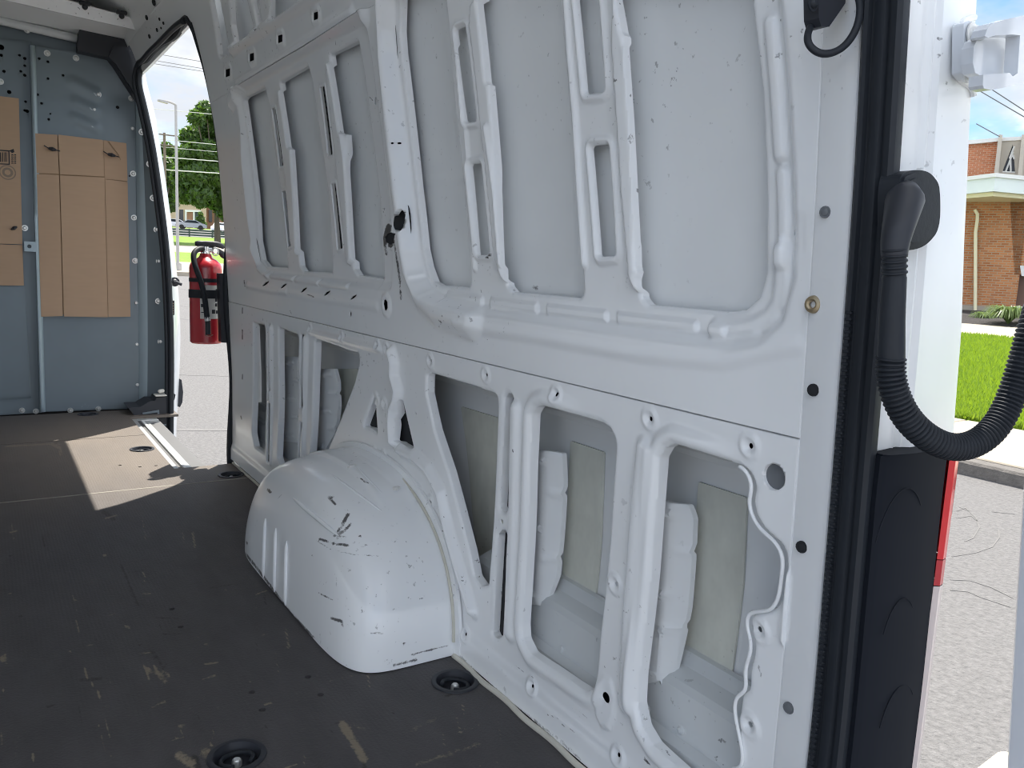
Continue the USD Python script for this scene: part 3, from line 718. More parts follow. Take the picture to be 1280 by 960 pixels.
# round plug, then added near-black sheets that paint shade behind the small holes
obj('plug', prismY(H_plug.buffer(.002), float(prof(.62)) - .006, .004), 'grey_plug', W, smooth=False, label='grey round blanking plug')
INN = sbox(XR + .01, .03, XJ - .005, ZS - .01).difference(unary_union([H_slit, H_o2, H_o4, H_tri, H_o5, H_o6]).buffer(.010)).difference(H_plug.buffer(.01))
obj('hole_shade_sheet', [skin(g, .020, .03) for g in getattr(INN, 'geoms', [INN]) if g.area > .0005], 'dark_void', W, smooth=True)
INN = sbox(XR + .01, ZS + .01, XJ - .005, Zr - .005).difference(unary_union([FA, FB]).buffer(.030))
obj('hole_shade_sheet', [skin(g, .016, .03) for g in getattr(INN, 'geoms', [INN]) if g.area > .0005], 'dark_void', W, smooth=True)
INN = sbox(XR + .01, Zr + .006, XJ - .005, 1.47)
obj('hole_shade_sheet', skin(INN, .016, .03), 'dark_void', W, smooth=True)
obj('hole_shade_sheet', [skin(g.buffer(.004), .026, .03) for g in SA] + [skin(g.buffer(.012), .004 if g is H_big else .02, .03) for g in (H_big, H_torn)], 'dark_void', W, smooth=True)  # dark sheets stand for the shade inside post slots and torn holes

# ------------------------------------------------------------------ rear corner post of the body
RP = thing('wall_rear', 'white rear corner post of the van with door seal and hinge recess', kind='structure')
zz = np.linspace(-.05, 1.80, 75)
obj('corner_strip', loft([[(XR + .002, prof(z) - .002, z), (XR - .004, prof(z) + .002, z), (.572, prof(z) + .008, z), (.562, prof(z) + .012, z), (.553, prof(z) + .011, z), (.548, prof(z) + .004, z), (.548, prof(z) - .05, z)] for z in zz]), 'van_paint', RP, smooth=40)
mz = lambda y0: [(.552, y0)]
rearface = [(.520, .012), (.512, .0), (.510, -.030), (.508, -.0335), (.514, -.036), (.515, -.041), (.508, -.047), (.508, -.050), (.503, -.056), (.503, -.058), (.503, -.085), (.503, -.112), (.504, -.128), (.512, -.137), (.530, -.150), (.60, -.158)]


def shear(z):       # the post's outer edge flares outwards lower down
    return np.interp(z, [.3, .64, .78, .88, 1.01, 1.13, 1.4, 1.8], [-.022, -.022, -.016, -.004, .006, .010, .012, .012])


obj('rear_face', loft([[(x, prof(z) + y * (1 - 0) + (shear(z) if y < -.055 else 0) * min(1, (-y - .05) / .06), z) for x, y in rearface] for z in np.linspace(.648, 1.80, 60)]), 'van_paint', RP, smooth=30)
for x, y in ((1129.5, 30), (1129.5, 99), (1191, 206), (1189, 253), (1187.5, 319), (1183, 380), (1180.5, 440), (1172, 491)):
    p = onX(x, y, .507 if x > 1150 else .512); obj('spot_weld', bolt_head(p, [-1, 0, 0], .0045, .0018), 'van_paint', RP)
obj('lower_closing', loft([[(x, prof(.66) + y, .648 - (.0 if k == 0 else .02)) for x, y in rearface[:-1]] for k in (0, 1)]), 'van_paint', RP)
for x, y, r, m_ in ((1031.5, 265, .0045, 'grey_plug'), (1011, 488, .005, 'dark_void'), (1001.3, 684, .005, 'dark_void'), (981, 887, .005, 'grey_plug')):
    p = onX(x, y, .587); p[1] = float(prof(p[2])) + .0075
    obj('hole_plug', bolt_head(p, [-.15, 1, 0], r, .0012), m_, RP)
p = onX(1015.5, 380.5, .597); p[1] = float(prof(p[2])) + .004
ins = revolve([(.004, -.001), (.0042, .003), (.0062, .0042), (.0095, .003), (.0105, 0), (.0105, -.002), (.004, -.004)], 20)
ins.apply_transform(trimesh.geometry.align_vectors([0, 0, 1], [-.15, 1, 0])); ins.apply_translation(p)
obj('threaded_insert', ins, 'brass', RP, label='bronze threaded insert in the white post')
# hinge recess
obj('recess_rim', tube(spline([onX(x, y, .502) for x, y in ((1218, 22), (1206, 26), (1201, 32), (1198, 60), (1196, 85), (1197.5, 95), (1205, 103), (1214, 110), (1217, 120))], 40), .0035, 8), 'van_paint', RP)

# ------------------------------------------------------------------ rear door seal
DS = thing('trim_1', 'black ribbed rubber seal along the rear door opening', kind='structure')
sp = [(.549, .004), (.546, .018), (.541, .0225), (.537, .0215), (.535, .017), (.531, .0165), (.529, .022), (.522, .0255), (.5165, .0245), (.514, .0195), (.511, .0195), (.509, .0245), (.503, .0255), (.499, .0215), (.4985, .012), (.503, .004), (.515, -.01)]
obj('seal_strip', loft([[(x, prof(z) + y, z) for x, y in sp] for z in np.linspace(-.1, 1.8, 60)]), 'black_rubber', DS, smooth=35)
tz = np.arange(-.08, .80, .007)
obj('seal_teeth', [cbox((.5345, float(prof(z)) + .0185, z), (.5425, float(prof(z)) + .0232, z + .0035), .0008) for z in tz], 'black_rubber', DS, smooth=False)

# ------------------------------------------------------------------ sliding door opening: seal, front post, sill
T2 = thing('trim_2', 'black rubber seal around the sliding door opening', kind='structure')
rear = [(288.5, 585), (288, 545), (291, 480), (285, 400), (283.5, 340), (286, 290), (283, 240), (276, 190), (272, 160), (264.5, 115), (255, 75), (248, 52), (243.5, 38)]
PR_ = [onX(x, y, XJ + .012) for x, y in rear]
hdr = [onY(236, 25.5, .141), onY(228, 31, .143), onY(205, 53, .145), onY(190, 67.5, .145), onY(182, 76, .143)]
front = [(175.5, 86), (173.5, 100), (177, 120), (184, 150), (191, 185), (200, 245), (207, 300), (212, 370), (214, 430), (214, 490), (213.5, 545)]
PF_ = [onX(x, y, 4.40) for x, y in front]
path = spline(np.array(PR_ + hdr + PF_), 160)
obj('seal_lip', tube(path, .014, 8), 'black_rubber', T2)
obj('seal_lip', tube(spline(np.array(hdr + PF_) + [.012, .018, -.004], 90), .012, 8), 'black_rubber', T2)
obj('header_return', loft([[(x, prof(1.665) + dy, 1.665 + dz) for dy, dz in ((.0, .012), (-.004, .003), (-.015, .004), (-.03, .02), (-.06, .12))] for x in (XJ - .01, 3.6, 4.0, 4.42)]), 'van_paint', T2, smooth=40)

FP = thing('trim_3', 'white painted front post outside the sliding door seal', kind='structure')
lft = [(178, 84), (176, 100), (180, 125), (188, 160), (196, 205), (204, 262), (210, 320), (215, 400), (216, 470), (214, 545)]
rgt = [(181, 93), (185.5, 112), (193, 140), (201, 185), (207, 225), (213, 268), (219, 320), (223.5, 370), (225.5, 410), (225, 450), (222.5, 500), (220, 560)]
tt = np.linspace(0, 1, 40)
Lp = spline([onX(x, y, 4.45) for x, y in lft], 40); Rp = spline([onX(x, y, 4.62) for x, y in rgt], 40)
secs = []
for a, b in zip(Lp, Rp):
    a2 = a + [.05, .004, 0]; mid = (a + b) / 2 + [-.03, .0, 0]
    secs.append([a2, a, a * .7 + b * .3 + [-.02, 0, 0], mid, a * .2 + b * .8 + [-.012, 0, 0], b, b + [.08, -.01, 0]])
obj('post_skin', loft(secs), 'exterior_paint', FP, smooth=40)
p = onX(217, 352, 4.50); obj('latch_striker', [bolt_head(p + [-.03, 0, 0], [-1, 0, 0], .016, .012), tube([p + [-.04, 0, 0], p + [-.05, -.0, .0], p + [-.05, -.03, -.012]], .008, 8)], 'black_plastic', FP)
pl = px_X([(213.3, 376), (217.5, 375.5), (217.5, 393.5), (213.3, 394)], 4.47)
obj('id_plate', prismX(pl, 4.46, .003), 'ink', FP, smooth=False)
for k in range(5):
    q = px_X([(214, 379 + 3 * k), (217, 378.8 + 3 * k), (217, 380 + 3 * k), (214, 380.2 + 3 * k)], 4.459); obj('plate_mark', prismX(q, 4.457, .002), 'brass', FP, smooth=False)
obj('rocker_panel', prismX(px_X([(222, 472), (227, 475), (229, 490), (228, 503), (225, 509), (222, 508)], 4.66), 4.66, .06), 'black_plastic', FP)
obj('door_check', prismX(px_X([(214, 489), (219, 493), (218, 498), (215, 505), (213, 505)], 4.44), 4.43, .03), 'black_plastic', FP)

# ------------------------------------------------------------------ wheel arch
def hit(mesh, x, y):
    d = ray(x, y); T = mesh.triangles; e1, e2 = T[:, 1] - T[:, 0], T[:, 2] - T[:, 0]
    h = np.cross(d, e2); a = (e1 * h).sum(1); a = np.where(np.abs(a) < 1e-14, 1e-14, a)
    s = CAM - T[:, 0]; u = (s * h).sum(1) / a; q = np.cross(s, e1); v = (q @ d) / a; t = (e2 * q).sum(1) / a
    ok = (u >= -1e-6) & (v >= -1e-6) & (u + v <= 1 + 1e-6) & (t > .01)
    return CAM + d * t[ok].min() if ok.any() else None


XC, WA, WB_, WH = 1.862, .442, .246, .333
nth, ps, qs, rs = 240, 2.35, 8.0, 2.5
th = np.linspace(0, math.pi, nth)
vs = [(y, (1 - y ** qs) ** (1 / 2.6)) for y in np.linspace(0, .95, 56)]
A_end = vs[-1][1]
vs += [((1 - A ** 2.6) ** (1 / qs), A) for A in np.linspace(A_end ** .42, 0.004, 64)[1:] ** (1 / .42)]
secs = []
for y, A in vs:
    c, s_ = np.cos(th), np.sin(th)
    x = XC - WA * np.sign(c) * np.abs(c) ** (2 / ps) * A ** (1 / ps)
    z = WH * s_ ** (2 / rs) * A ** (1 / rs)
    secs.append(np.stack([x, np.full(nth, y * WB_), z], -1))
secs = np.array(secs)
# the inner face leans in a little and the top slopes down to the aisle
secs[..., 1] -= .026 * smooth01(secs[..., 2] / WH) * (secs[..., 1] / WB_) ** 3
secs[..., 2] -= .030 * smooth01((secs[..., 1] - .05) / .2) * secs[..., 2] / WH
# a step along the top
secs[..., 2] += .005 * smooth01((.105 - secs[..., 1]) / .008) * smooth01((secs[..., 2] - .20) / .05) * smooth01((2.12 - secs[..., 0]) / .05) * smooth01((secs[..., 0] - 1.60) / .06)
secs[..., 2] += .004 * smooth01((.050 - secs[..., 1]) / .008) * smooth01((secs[..., 2] - .20) / .05) * smooth01((2.05 - secs[..., 0]) / .05) * smooth01((secs[..., 0] - 1.66) / .06)
arch = loft(secs)
WT = thing('wheel_arch', 'scuffed white domed wheel arch rising from the dark floor mat against the wall', 'wheel arch', (XC, 0, 0))
OFFW = np.array([XC, 0, 0])
DIRT_ARCH = [([(411, 622), (419, 630)], 2.6, 1.), ([(412, 621), (416, 622)], 2.4, 1.), ([(435, 643), (428, 656), (421, 668)], 3.2, 1.), ([(438, 655), (430, 664), (423, 668)], 2.6, 1.), ([(418, 670), (432, 671)], 2.4, .9), ([(446, 648), (432, 662)], 1.8, .5), ([(400, 674), (415, 679), (436, 682)], 2.6, 1.), ([(396, 676), (412, 686), (440, 693), (474, 695)], 1.7, .75), ([(448, 671), (451, 670)], 2.2, .9),
             ([(415, 773), (427, 777)], 3.2, 1.), ([(427, 780), (430, 785)], 2., .9), ([(436, 784), (438, 786)], 1.8, .9), ([(463, 792), (478, 791)], 2.6, .85), ([(398, 741), (416, 750)], 1.7, .8), ([(470, 778), (484, 776)], 1.4, .6), ([(400, 790), (401, 805)], 2, .6), ([(525, 749), (528, 748)], 2.2, .9), ([(504, 806), (506, 804)], 2.4, .9), ([(513, 804), (530, 802)], 1.8, .6), ([(515, 818), (545, 811), (560, 806)], 2.2, .85), ([(492, 831), (520, 824)], 3.2, 1.), ([(480, 826), (492, 826)], 1.6, .6),
             ([(335, 612), (338, 615)], 3., 1.), ([(347, 624), (352, 618)], 1.6, .8), ([(303, 688), (318, 706), (340, 735), (362, 765), (392, 797)], 2.6, .9), ([(308, 677), (309, 680)], 2, .8), ([(495, 705), (500, 704)], 1.6, .6), ([(492, 654), (505, 655)], 2, .4), ([(507, 676), (508, 680)], 1.4, .7), ([(425, 578), (432, 577)], 1.2, .4), ([(441, 704), (455, 724)], 1.2, .35), ([(496, 766), (508, 763)], 1.3, .6), ([(390, 694), (391, 696)], 1.8, .7), ([(446, 596), (460, 604)], 1.8, .9)]
obj('arch_shell', arch, 'van_paint', WT, smooth=True, attrs={'dirt_shade': strokes(arch.vertices, [(a, b * 1.3, c) for a, b, c in DIRT_ARCH])}, off=OFFW)
for x0, y0, x1, y1 in ((332, 648, 329.5, 722), (345, 660, 343.5, 740), (358.5, 676, 357, 757)):
    P = [hit(arch, x0 + (x1 - x0) * t, y0 + (y1 - y0) * t) for t in np.linspace(0, 1, 12)]
    P = np.array([p for p in P if p is not None]); R_ = .0062 * np.sqrt(np.clip(1 - np.abs(np.linspace(-1, 1, len(P))) ** 8, .05, 1))
    obj('stiffening_rib', tube(P, R_, 8), 'van_paint', WT, smooth=True, off=OFFW)
for x0, y0, x1, y1, r0 in ((366, 622, 423, 669, .0055), (411, 590, 480, 641, .0030), (443, 580, 479, 618, .0024)):
    P = [hit(arch, x0 + (x1 - x0) * t, y0 + (y1 - y0) * t) for t in np.linspace(0, 1, 16)]
    P = np.array([p for p in P if p is not None]) - [0, 0, .001]
    obj('crease', tube(P, r0 * np.sqrt(np.clip(1 - np.abs(np.linspace(-1, 1, len(P))) ** 4, .03, 1)), 8), 'van_paint', WT, smooth=True, off=OFFW)
c, s_ = np.cos(th), np.sin(th)
sil = lambda k, y: np.stack([XC - (WA + k) * np.sign(c) * np.abs(c) ** (2 / ps), np.full(nth, y), (WH + k) * s_ ** (2 / rs)], -1)
obj('arch_flange', loft([sil(-.002, .012), sil(.004, .010), sil(.014, .0085), sil(.020, .008), sil(.022, .002)]), 'van_paint', WT, smooth=35, off=OFFW)
obj('sealant_bead', tube(sil(.0035, .0125)[4:-4], .0035, 6), 'sealant', WT, smooth=True, off=OFFW)
for x, y in ((440, 582), (494, 610)):
    p = hit(arch, x, y)
    if p is not None:
        obj('fixing', bolt_head(p, [0, .25, 1], .008, .003), 'trim_white', WT, off=OFFW)

# ------------------------------------------------------------------ load floor
FL = thing('floor', 'dark ribbed load floor mat with worn patches', kind='structure')
ring_px = [(569, 851), (296, 944), (177.5, 561), (289, 593), (110, 517.5)]
ring_at = [onZ(x, y, 0) for x, y in ring_px]
R0 = .042
hole_px = [(385, 845), (401, 867), (315, 864), (328, 886), (215, 760.5), (226, 782.5), (150, 581), (175, 583), (195, 581.5)]
holes_f = unary_union([Point(p[0], p[1]).buffer(R0, 12) for p in ring_at] + [Point(*onZ(x, y, 0)[:2]).buffer(.0065, 5) for x, y in hole_px])
YF1 = 1.64
stepcut = sbox(3.245, -1, 4.36, .232)
mats = [sbox(.60, .012, 3.003, YF1), sbox(3.009, .004, 3.905, YF1), sbox(3.911, .004, 4.565, YF1)]
WEAR = [([(90, 745), (95, 765), (99, 800), (106, 828), (108, 846), (116, 856), (123, 866), (124, 878), (130, 898), (136, 920), (139, 945)], 1.6, .95), ([(428, 906), (437, 920), (447, 935), (455, 950)], 7, .75), ([(440, 905), (475, 920)], 5, .45), ([(180, 830), (186, 850)], 1.6, .8), ([(192, 832), (200, 846)], 1.8, .8), ([(195, 838), (206, 851)], 5, .7), ([(224, 908), (230, 907)], 3.5, .85), ([(190, 884), (206, 877)], 2, .7), ([(212, 925), (232, 921)], 1.6, .7),
        ([(520, 956), (560, 943), (600, 930)], 4, .6), ([(510, 915), (545, 898)], 5, .5), ([(575, 915), (600, 905)], 5, .45), ([(410, 852), (440, 845), (475, 836)], 2.6, .5), ([(225, 945), (240, 955)], 9, .7), ([(255, 940), (270, 948)], 9, .7), ([(330, 925), (338, 935)], 2, .5), ([(65, 555), (75, 560), (76, 568)], 3, .8), ([(0, 832), (50, 822)], 3, .4), ([(30, 905), (60, 898)], 3, .35), ([(157, 783), (163, 785)], 2.2, .7), ([(88, 681), (100, 680)], 3, .4), ([(5, 558), (60, 555)], 1.6, .7), ([(180, 550), (184, 551)], 1.5, .6), ([(232, 604), (262, 632)], 2, .35), ([(690, 903), (660, 892)], 4, .35), ([(116, 631), (127, 640)], 3, .4)]
DIRTF = [([(151, 706), (158, 722), (164, 738), (172, 756)], 3.2, .9), ([(138, 706), (200, 696), (270, 685)], 1.6, .5), ([(130, 640), (142, 648)], 4, .9), ([(145, 650), (220, 640)], 1.4, .5), ([(100, 850), (128, 848)], 3.2, .75), ([(57, 884), (72, 881)], 2, .8), ([(190, 758), (194, 772), (222, 773)], 1.6, .7), ([(199, 781), (205, 793), (228, 792)], 1.6, .7), ([(190, 815), (205, 835)], 5, .7), ([(452, 940), (456, 960)], 5, .8), ([(236, 610), (254, 636)], 4, .5), ([(262, 735), (310, 728)], 2.0, .6), ([(24, 770), (28, 770)], 2, .8), ([(60, 772), (66, 850)], 1, .4), ([(68, 553.5), (72, 553.5)], 3, 1.), ([(243, 948), (246, 958)], 8, .9)]
r = np.random.default_rng(21)
for k in range(150):
    x, y = r.random() * 640, 640 + r.random() * 320
    a = math.radians(75) if r.random() < .5 else math.radians(-12 + 10 * r.random()); ln = 4 + 26 * r.random() ** 2
    (WEAR if r.random() < .6 else DIRTF).append(([(x, y), (x + ln * math.cos(a) * .6, y + ln * math.sin(a))], 1.1 + 1.6 * r.random(), .5 + .35 * r.random()))
WEAR = [(a, b * 1.5, min(1, c * 1.25)) for a, b, c in WEAR]; DIRTF = [(a, b * 1.35, min(1, c * 1.2)) for a, b, c in DIRTF]
for k, g in enumerate(mats):
    g = g.difference(stepcut).difference(holes_f)
    V, F = gridclip(g, .006 if k == 0 else .010)
    Z = .0016 * (meshkit.fbm(np.c_[V * 5, np.zeros(len(V))], 3, 4) - .5) - .002
    P3 = np.stack([V[:, 0], V[:, 1], Z], -1); e = boundary(F); n = len(P3)
    q = np.vstack([np.stack([e[:, 1], e[:, 0], e[:, 0] + n], 1), np.stack([e[:, 1], e[:, 0] + n, e[:, 1] + n], 1)])
    m = trimesh.Trimesh(np.vstack([P3, P3 - [0, 0, .012]]), np.vstack([F, q]), process=False)
    obj('mat_panel', m, 'floor_mat', FL, smooth=False, attrs={'wear_glint': strokes(m.vertices, WEAR), 'dirt_shade': strokes(m.vertices, DIRTF), 'door_sun_tint': .85 * np.exp(-((m.vertices[:, 0] - 3.75) / .95) ** 4 - ((m.vertices[:, 1] - .15) / .75) ** 4) * (.55 + .6 * meshkit.fbm(m.vertices * [3, 6, 1], 3, 5))})  # doorway tint lightens the mat, imitating stronger sun there
obj('seam_strip', cbox((3.0025, .01, -.012), (3.0095, YF1, -.0005), .001), 'seam', FL, smooth=False)
base = sbox(.52, -.11, 4.62, 1.68).difference(sbox(3.23, -.2, 4.37, .225)).difference(sbox(4.3, -.2, 4.7, .12)).difference(unary_union([Point(p[0], p[1]).buffer(R0 - .001, 12) for p in ring_at]))
obj('subfloor', prismZ(base, -.05, .035), 'dark_void', FL, smooth=False)
obj('underbody', prismZ(sbox(.55, .0, 4.3, 1.65).difference(sbox(3.2, -1, 4.4, .24)), -.16, .02), 'dark_void', FL, smooth=False)
# edge bead between the mat and the wall
obj('edge_sealant', tube(spline([(x, .012 + .002 * math.sin(40 * x), .001) for x in np.linspace(.62, 1.415, 60)], 120), .006, 6), 'sealant', FL, smooth=True)
obj('edge_sealant', tube(spline([(x, .012, .001) for x in np.linspace(2.31, 3.24, 30)], 60), .005, 6), 'sealant', FL, smooth=True)
st = thing('trim_4', 'grey step plate with pale edging strip below the sliding door', kind='structure')
obj('tread_plate', cbox((3.25, .10, -.034), (4.38, .231, -.020), .004), 'step_grey', st, smooth=False)
for nm, m_, ins_, w_, h_ in (('tread_band', 'galvanised', .004, .034, -.014), ('edging_strip', 'trim_white', .044, .011, -.011), ('tread_band', 'galvanised', .060, .016, -.014)):
    fr = LineString([(3.25, .228 - ins_), (4.355 - ins_ * 1.2, .228 - ins_), (4.355 - ins_ * 1.2, .11)]).buffer(w_ / 2, cap_style=2, join_style=2)
    obj(nm, prismZ(fr, -.021, h_ + .021), m_, st, smooth=False)
obj('step_riser', cbox((3.25, .222, -.33), (4.36, .231, -.034), .002), 'black_plastic', st, smooth=False)
obj('step_tread', cbox((3.25, .06, -.36), (4.30, .231, -.33), .004), 'black_plastic', st, smooth=False)

# recessed tie-down rings
cup = revolve([(0, -.020), (.026, -.020), (.033, -.017), (.0375, -.003), (.0385, .0012), (.044, .0022), (.0475, .0012), (.0485, -.001), (.043, -.004), (.040, -.022), (0, -.024)], 36)
ringm = tube([(.026 * math.cos(a), .026 * math.sin(a), -.008 - .004 * math.cos(a)) for a in np.linspace(-2.55, 2.55, 40)], .0042, 8)
screw = revolve([(0, -.006), (.0055, -.0065), (.008, -.009), (.009, -.018), (.0, -.018)], 16)
TL = ['black recessed tie-down ring in the floor mat close behind the wheel arch', 'black recessed tie-down ring at the bottom edge of the floor, near the worn patch', 'recessed tie-down ring inside the sunlit patch of floor', 'recessed tie-down ring beside the foot of the sliding door jamb', 'recessed tie-down ring on the shaded floor close to the bulkhead']
tie0 = None
for k, p in enumerate(ring_at):
    rz = (-70, 10, 40, 40, 40)[k]
    if tie0 is None:
        tie0 = thing('tie_down_ring', TL[0], 'tie-down ring', (p[0], p[1], 0), rz, 'tie-down rings in the load floor')
        obj('cup', cup, 'black_plastic', tie0, smooth=40); obj('ring', ringm, 'black_rubber', tie0, smooth=True); obj('screw', screw, 'zinc', tie0, smooth=40)
    else:
        copy_of(tie0, 'tie_down_ring', (p[0], p[1], 0), rz, TL[k])

# ------------------------------------------------------------------ bulkhead at the front of the load space
BW = thing('wall_front', 'grey painted sheet steel bulkhead with riveted side flange', kind='structure')
XBK = 4.58


def bsheet(px, X, disp=None, h=.012, wear_glint=None, mat_='bulkhead_grey', t=.003, name='bulkhead_panel', holes=()):
    g = px_X(px, X).buffer(0)
    for hx, hy, hr in holes:
        p = onX(hx, hy, X); g = g.difference(Point(p[1], p[2]).buffer(hr, 5))
    V, F = gridclip(g, h)
    Xv = np.full(len(V), X) + (disp(V) if disp else 0)
    P3 = np.stack([Xv, V[:, 0], V[:, 1]], -1); F = F[:, ::-1]; e = boundary(F); n = len(P3)
    q = np.vstack([np.stack([e[:, 1], e[:, 0], e[:, 0] + n], 1), np.stack([e[:, 1], e[:, 0] + n, e[:, 1] + n], 1)])
    m = trimesh.Trimesh(np.vstack([P3, P3 + [t, 0, 0]]), np.vstack([F, q]), process=False)
    return obj(name, m, mat_, BW, smooth=True, attrs={'wear_glint': strokes(m.vertices, wear_glint or [])})


DENT = [LineString([tuple(onX(x, y, XBK)[1:]) for x, y in q]) for q in ([(92, 103), (118, 117)], [(96, 128), (116, 138)], [(95, 148), (118, 159)])]
BULGE = Point(*onX(146, 118, XBK)[1:])


def bdisp(V):
    d = sum(bump_line(V, l, .042, .006) for l in DENT)
    r = shapely.distance(shapely.points(V), BULGE)
    return -d + .010 * np.exp(-(r / .07) ** 2) - .004 * np.sin(V[:, 1] * 5) * np.sin(V[:, 0] * 9)


WB2 = [([(118, 116), (120, 119)], 2.5, 1), ([(112, 135), (116, 138)], 2, 1), ([(114, 157), (118, 160)], 2.2, 1), ([(55, 447), (90, 442), (120, 438)], 2, .35), ([(100, 510), (106, 505), (113, 510)], 4, .6), ([(120, 508), (135, 502)], 3, .5), ([(168, 470), (171, 480)], 3, .5), ([(130, 428), (136, 428)], 1.6, .6), ([(168, 128), (171, 300), (173, 495)], 1.2, .5)]  # strokes at dent ends and along the fold are painted highlights
bsheet([(37.5, 56), (136, 71), (144.5, 81), (169, 120), (170.5, 240), (173, 400), (174, 505), (160, 511), (51, 515)], XBK, bdisp, wear_glint=WB2, h=.010, holes=[(49, 73, .006), (60, 77, .006), (60, 98, .006), (79, 94, .006), (47, 118, .006), (52, 129, .006), (63, 142, .004), (61, 149, .006), (147, 134, .008), (155, 105, .005), (162, 220, .004)])
bsheet([(-70, 40), (39, 52), (52, 516), (-70, 523)], XBK + .018, None, h=.05, holes=[(1.5, 59, .012), (1.5, 69, .007), (24.5, 69, .006), (31, 73, .007), (31, 82, .006), (31, 94, .007), (26, 89, .006), (5, 89, .007), (31, 138, .006), (34, 139, .008), (11.5, 115, .009), (32, 127, .006)])
bsheet([(-70, 357), (31, 357), (39, 497), (-70, 503)], XBK + .012, None, h=.05, name='lower_cover')
bsheet([(37.5, 56), (44.5, 57), (57, 515), (50, 515.5)], XBK - .016, None, h=.05, mat_='bulkhead_light', t=.03, name='edge_flange')
# folded flange and side sheet out to the door post
fa = [(169.5, 120), (170.5, 240), (173, 400), (174, 505)]; fb = [(176, 133), (181, 240), (184.5, 400), (184, 500)]
obj('folded_flange', loft([np.linspace(onX(*a, XBK - .001), onX(*b, XBK - .03), 6) + np.array([-.006, 0, 0]) * np.sin(np.linspace(0, math.pi, 6))[:, None] for a, b in zip(np.array(spline(fa, 20)), np.array(spline(fb, 20)))]), 'bulkhead_light', BW, smooth=True)
fc = [(182, 120), (197, 200), (208, 280), (215, 400), (217, 500)]
obj('side_sheet', loft([np.linspace(onX(*a, XBK - .028), onX(*b, XBK - .10), 5) for a, b in zip(np.array(spline(fb, 20)), np.array(spline(fc, 20)))]), 'bulkhead_grey', BW, smooth=True)
for x, y in ((59, 66.5), (95, 72.5), (164, 123), (165.5, 160.5), (166.5, 217), (167.5, 272), (169, 326), (170, 378.5), (171, 430.5), (171.5, 481), (0.5, 102), (34, 37.5), (31, 285), (118, 137), (123, 118)):
    obj('bolt', bolt_head(onX(x, y, XBK - .001), [-1, 0, 0], .0095, .006), 'zinc', BW)
for x, y in ((177.5, 165), (187, 205), (191.5, 247.5), (196, 287), (199, 326.5), (198, 376.5), (201, 427)):
    obj('bolt', bolt_head(onX(x, y, XBK - .062), [-1, .2, 0], .0105, .007), 'zinc', BW)
for x, y in ((27.5, 513), (45, 514), (88, 513), (123, 511)):
    obj('bolt', bolt_head(onX(x, y, XBK - .005), [-1, 0, 0], .009, .008), 'galvanised', BW)
obj('latch_plate', prismX(px_X([(30, 301.5), (46, 302.5), (46.5, 315), (30.5, 314)], XBK - .03), XBK - .03, .006).difference(trimesh.creation.cylinder(.008, .1, transform=trimesh.geometry.align_vectors([0, 0, 1], [1, 0, 0])).apply_translation(onX(36.7, 308, XBK - .03))) if False else prismX(px_X([(30, 301.5), (46, 302.5), (46.5, 315), (30.5, 314)], XBK - .03).difference(Point(*onX(36.7, 308, XBK - .03)[1:]).buffer(.009)), XBK - .03, .006), 'bulkhead_light', BW, smooth=False)
obj('cab_dark_sheet', prismX(px_X([(-330, -120), (120, 10), (174, 40), (177, 110), (190, 190), (203, 275), (210, 380), (213, 490), (213, 550), (-330, 600)], 4.68), 4.68, .03), 'dark_void', BW, smooth=False)  # added unseen sheet: keeps bulkhead holes dark and stops sky light leaking
obj('header_panel', prismX(px_X([(-70, 10), (0, 28), (95, 46), (97, 70), (38, 60), (-70, 42)], 4.62), 4.62, .02), 'bulkhead_grey', BW, smooth=False)
obj('header_beam', tube(np.linspace(onX(-70, 9, 4.58), onX(96, 48, 4.58), 20), .020, 10), 'rail_paint', BW, smooth=True)
# black plastic corner trim and step side
bp = [(97, 63), (97.5, 50), (99, 38), (104, 27), (112, 25.5), (135, 29), (160, 38), (168, 43), (173, 50), (175, 60), (176.5, 72), (176.5, 126), (169, 121), (144, 82), (136, 71.5)]
obj('corner_trim', prismX(px_X(bp, 4.50).buffer(-.006).buffer(.006), 4.50, .075), 'black_plastic', BW, smooth=False)
obj('corner_trim', prismX(px_X([(136, 71), (142, 56), (176, 62), (176, 121), (169, 118), (145, 80)], 4.48).buffer(-.004).buffer(.004), 4.48, .05), 'black_plastic', BW, smooth=False)
obj('step_side', prismX(px_X([(160, 509.5), (175, 509), (187, 501.5), (194, 501), (196, 497), (207.5, 496), (208.5, 549), (192, 549)], 4.40), 4.40, .16), 'black_plastic', BW, smooth=False)
obj('step_side_rib', prismX(px_X([(178, 516), (199, 512.5), (199.5, 522), (197, 522), (197, 515.5), (178.5, 518)], 4.397), 4.397, .004), 'bulkhead_grey', BW, smooth=False)
obj('step_side_rib', prismX(px_X([(182, 533), (208, 530), (208, 531.5), (183, 535)], 4.397), 4.397, .004), 'bulkhead_grey', BW, smooth=False)
obj('connector', [cbox(*(onX(194, 496, 4.38), onX(207, 492, 4.42) + [0.02, 0, 0]), .003), hullspheres([onX(200, 489, 4.40), onX(203, 488.5, 4.40)], .010)], 'label_white', BW, smooth=False)

# ------------------------------------------------------------------ cardboard sheets tied to the bulkhead
def sheet_piece(name, px, X, parent, m='cardboard', t=.004, tilt=0.):
    g = px_X(px, X); mm = prismX(g, X, t)
    if tilt:
        y0, y1 = g.bounds[0], g.bounds[2]
        mm.vertices[:, 0] += tilt * (mm.vertices[:, 1] - y0) / (y1 - y0)
    return obj(name, mm, m, parent, smooth=False, off=parent_off)


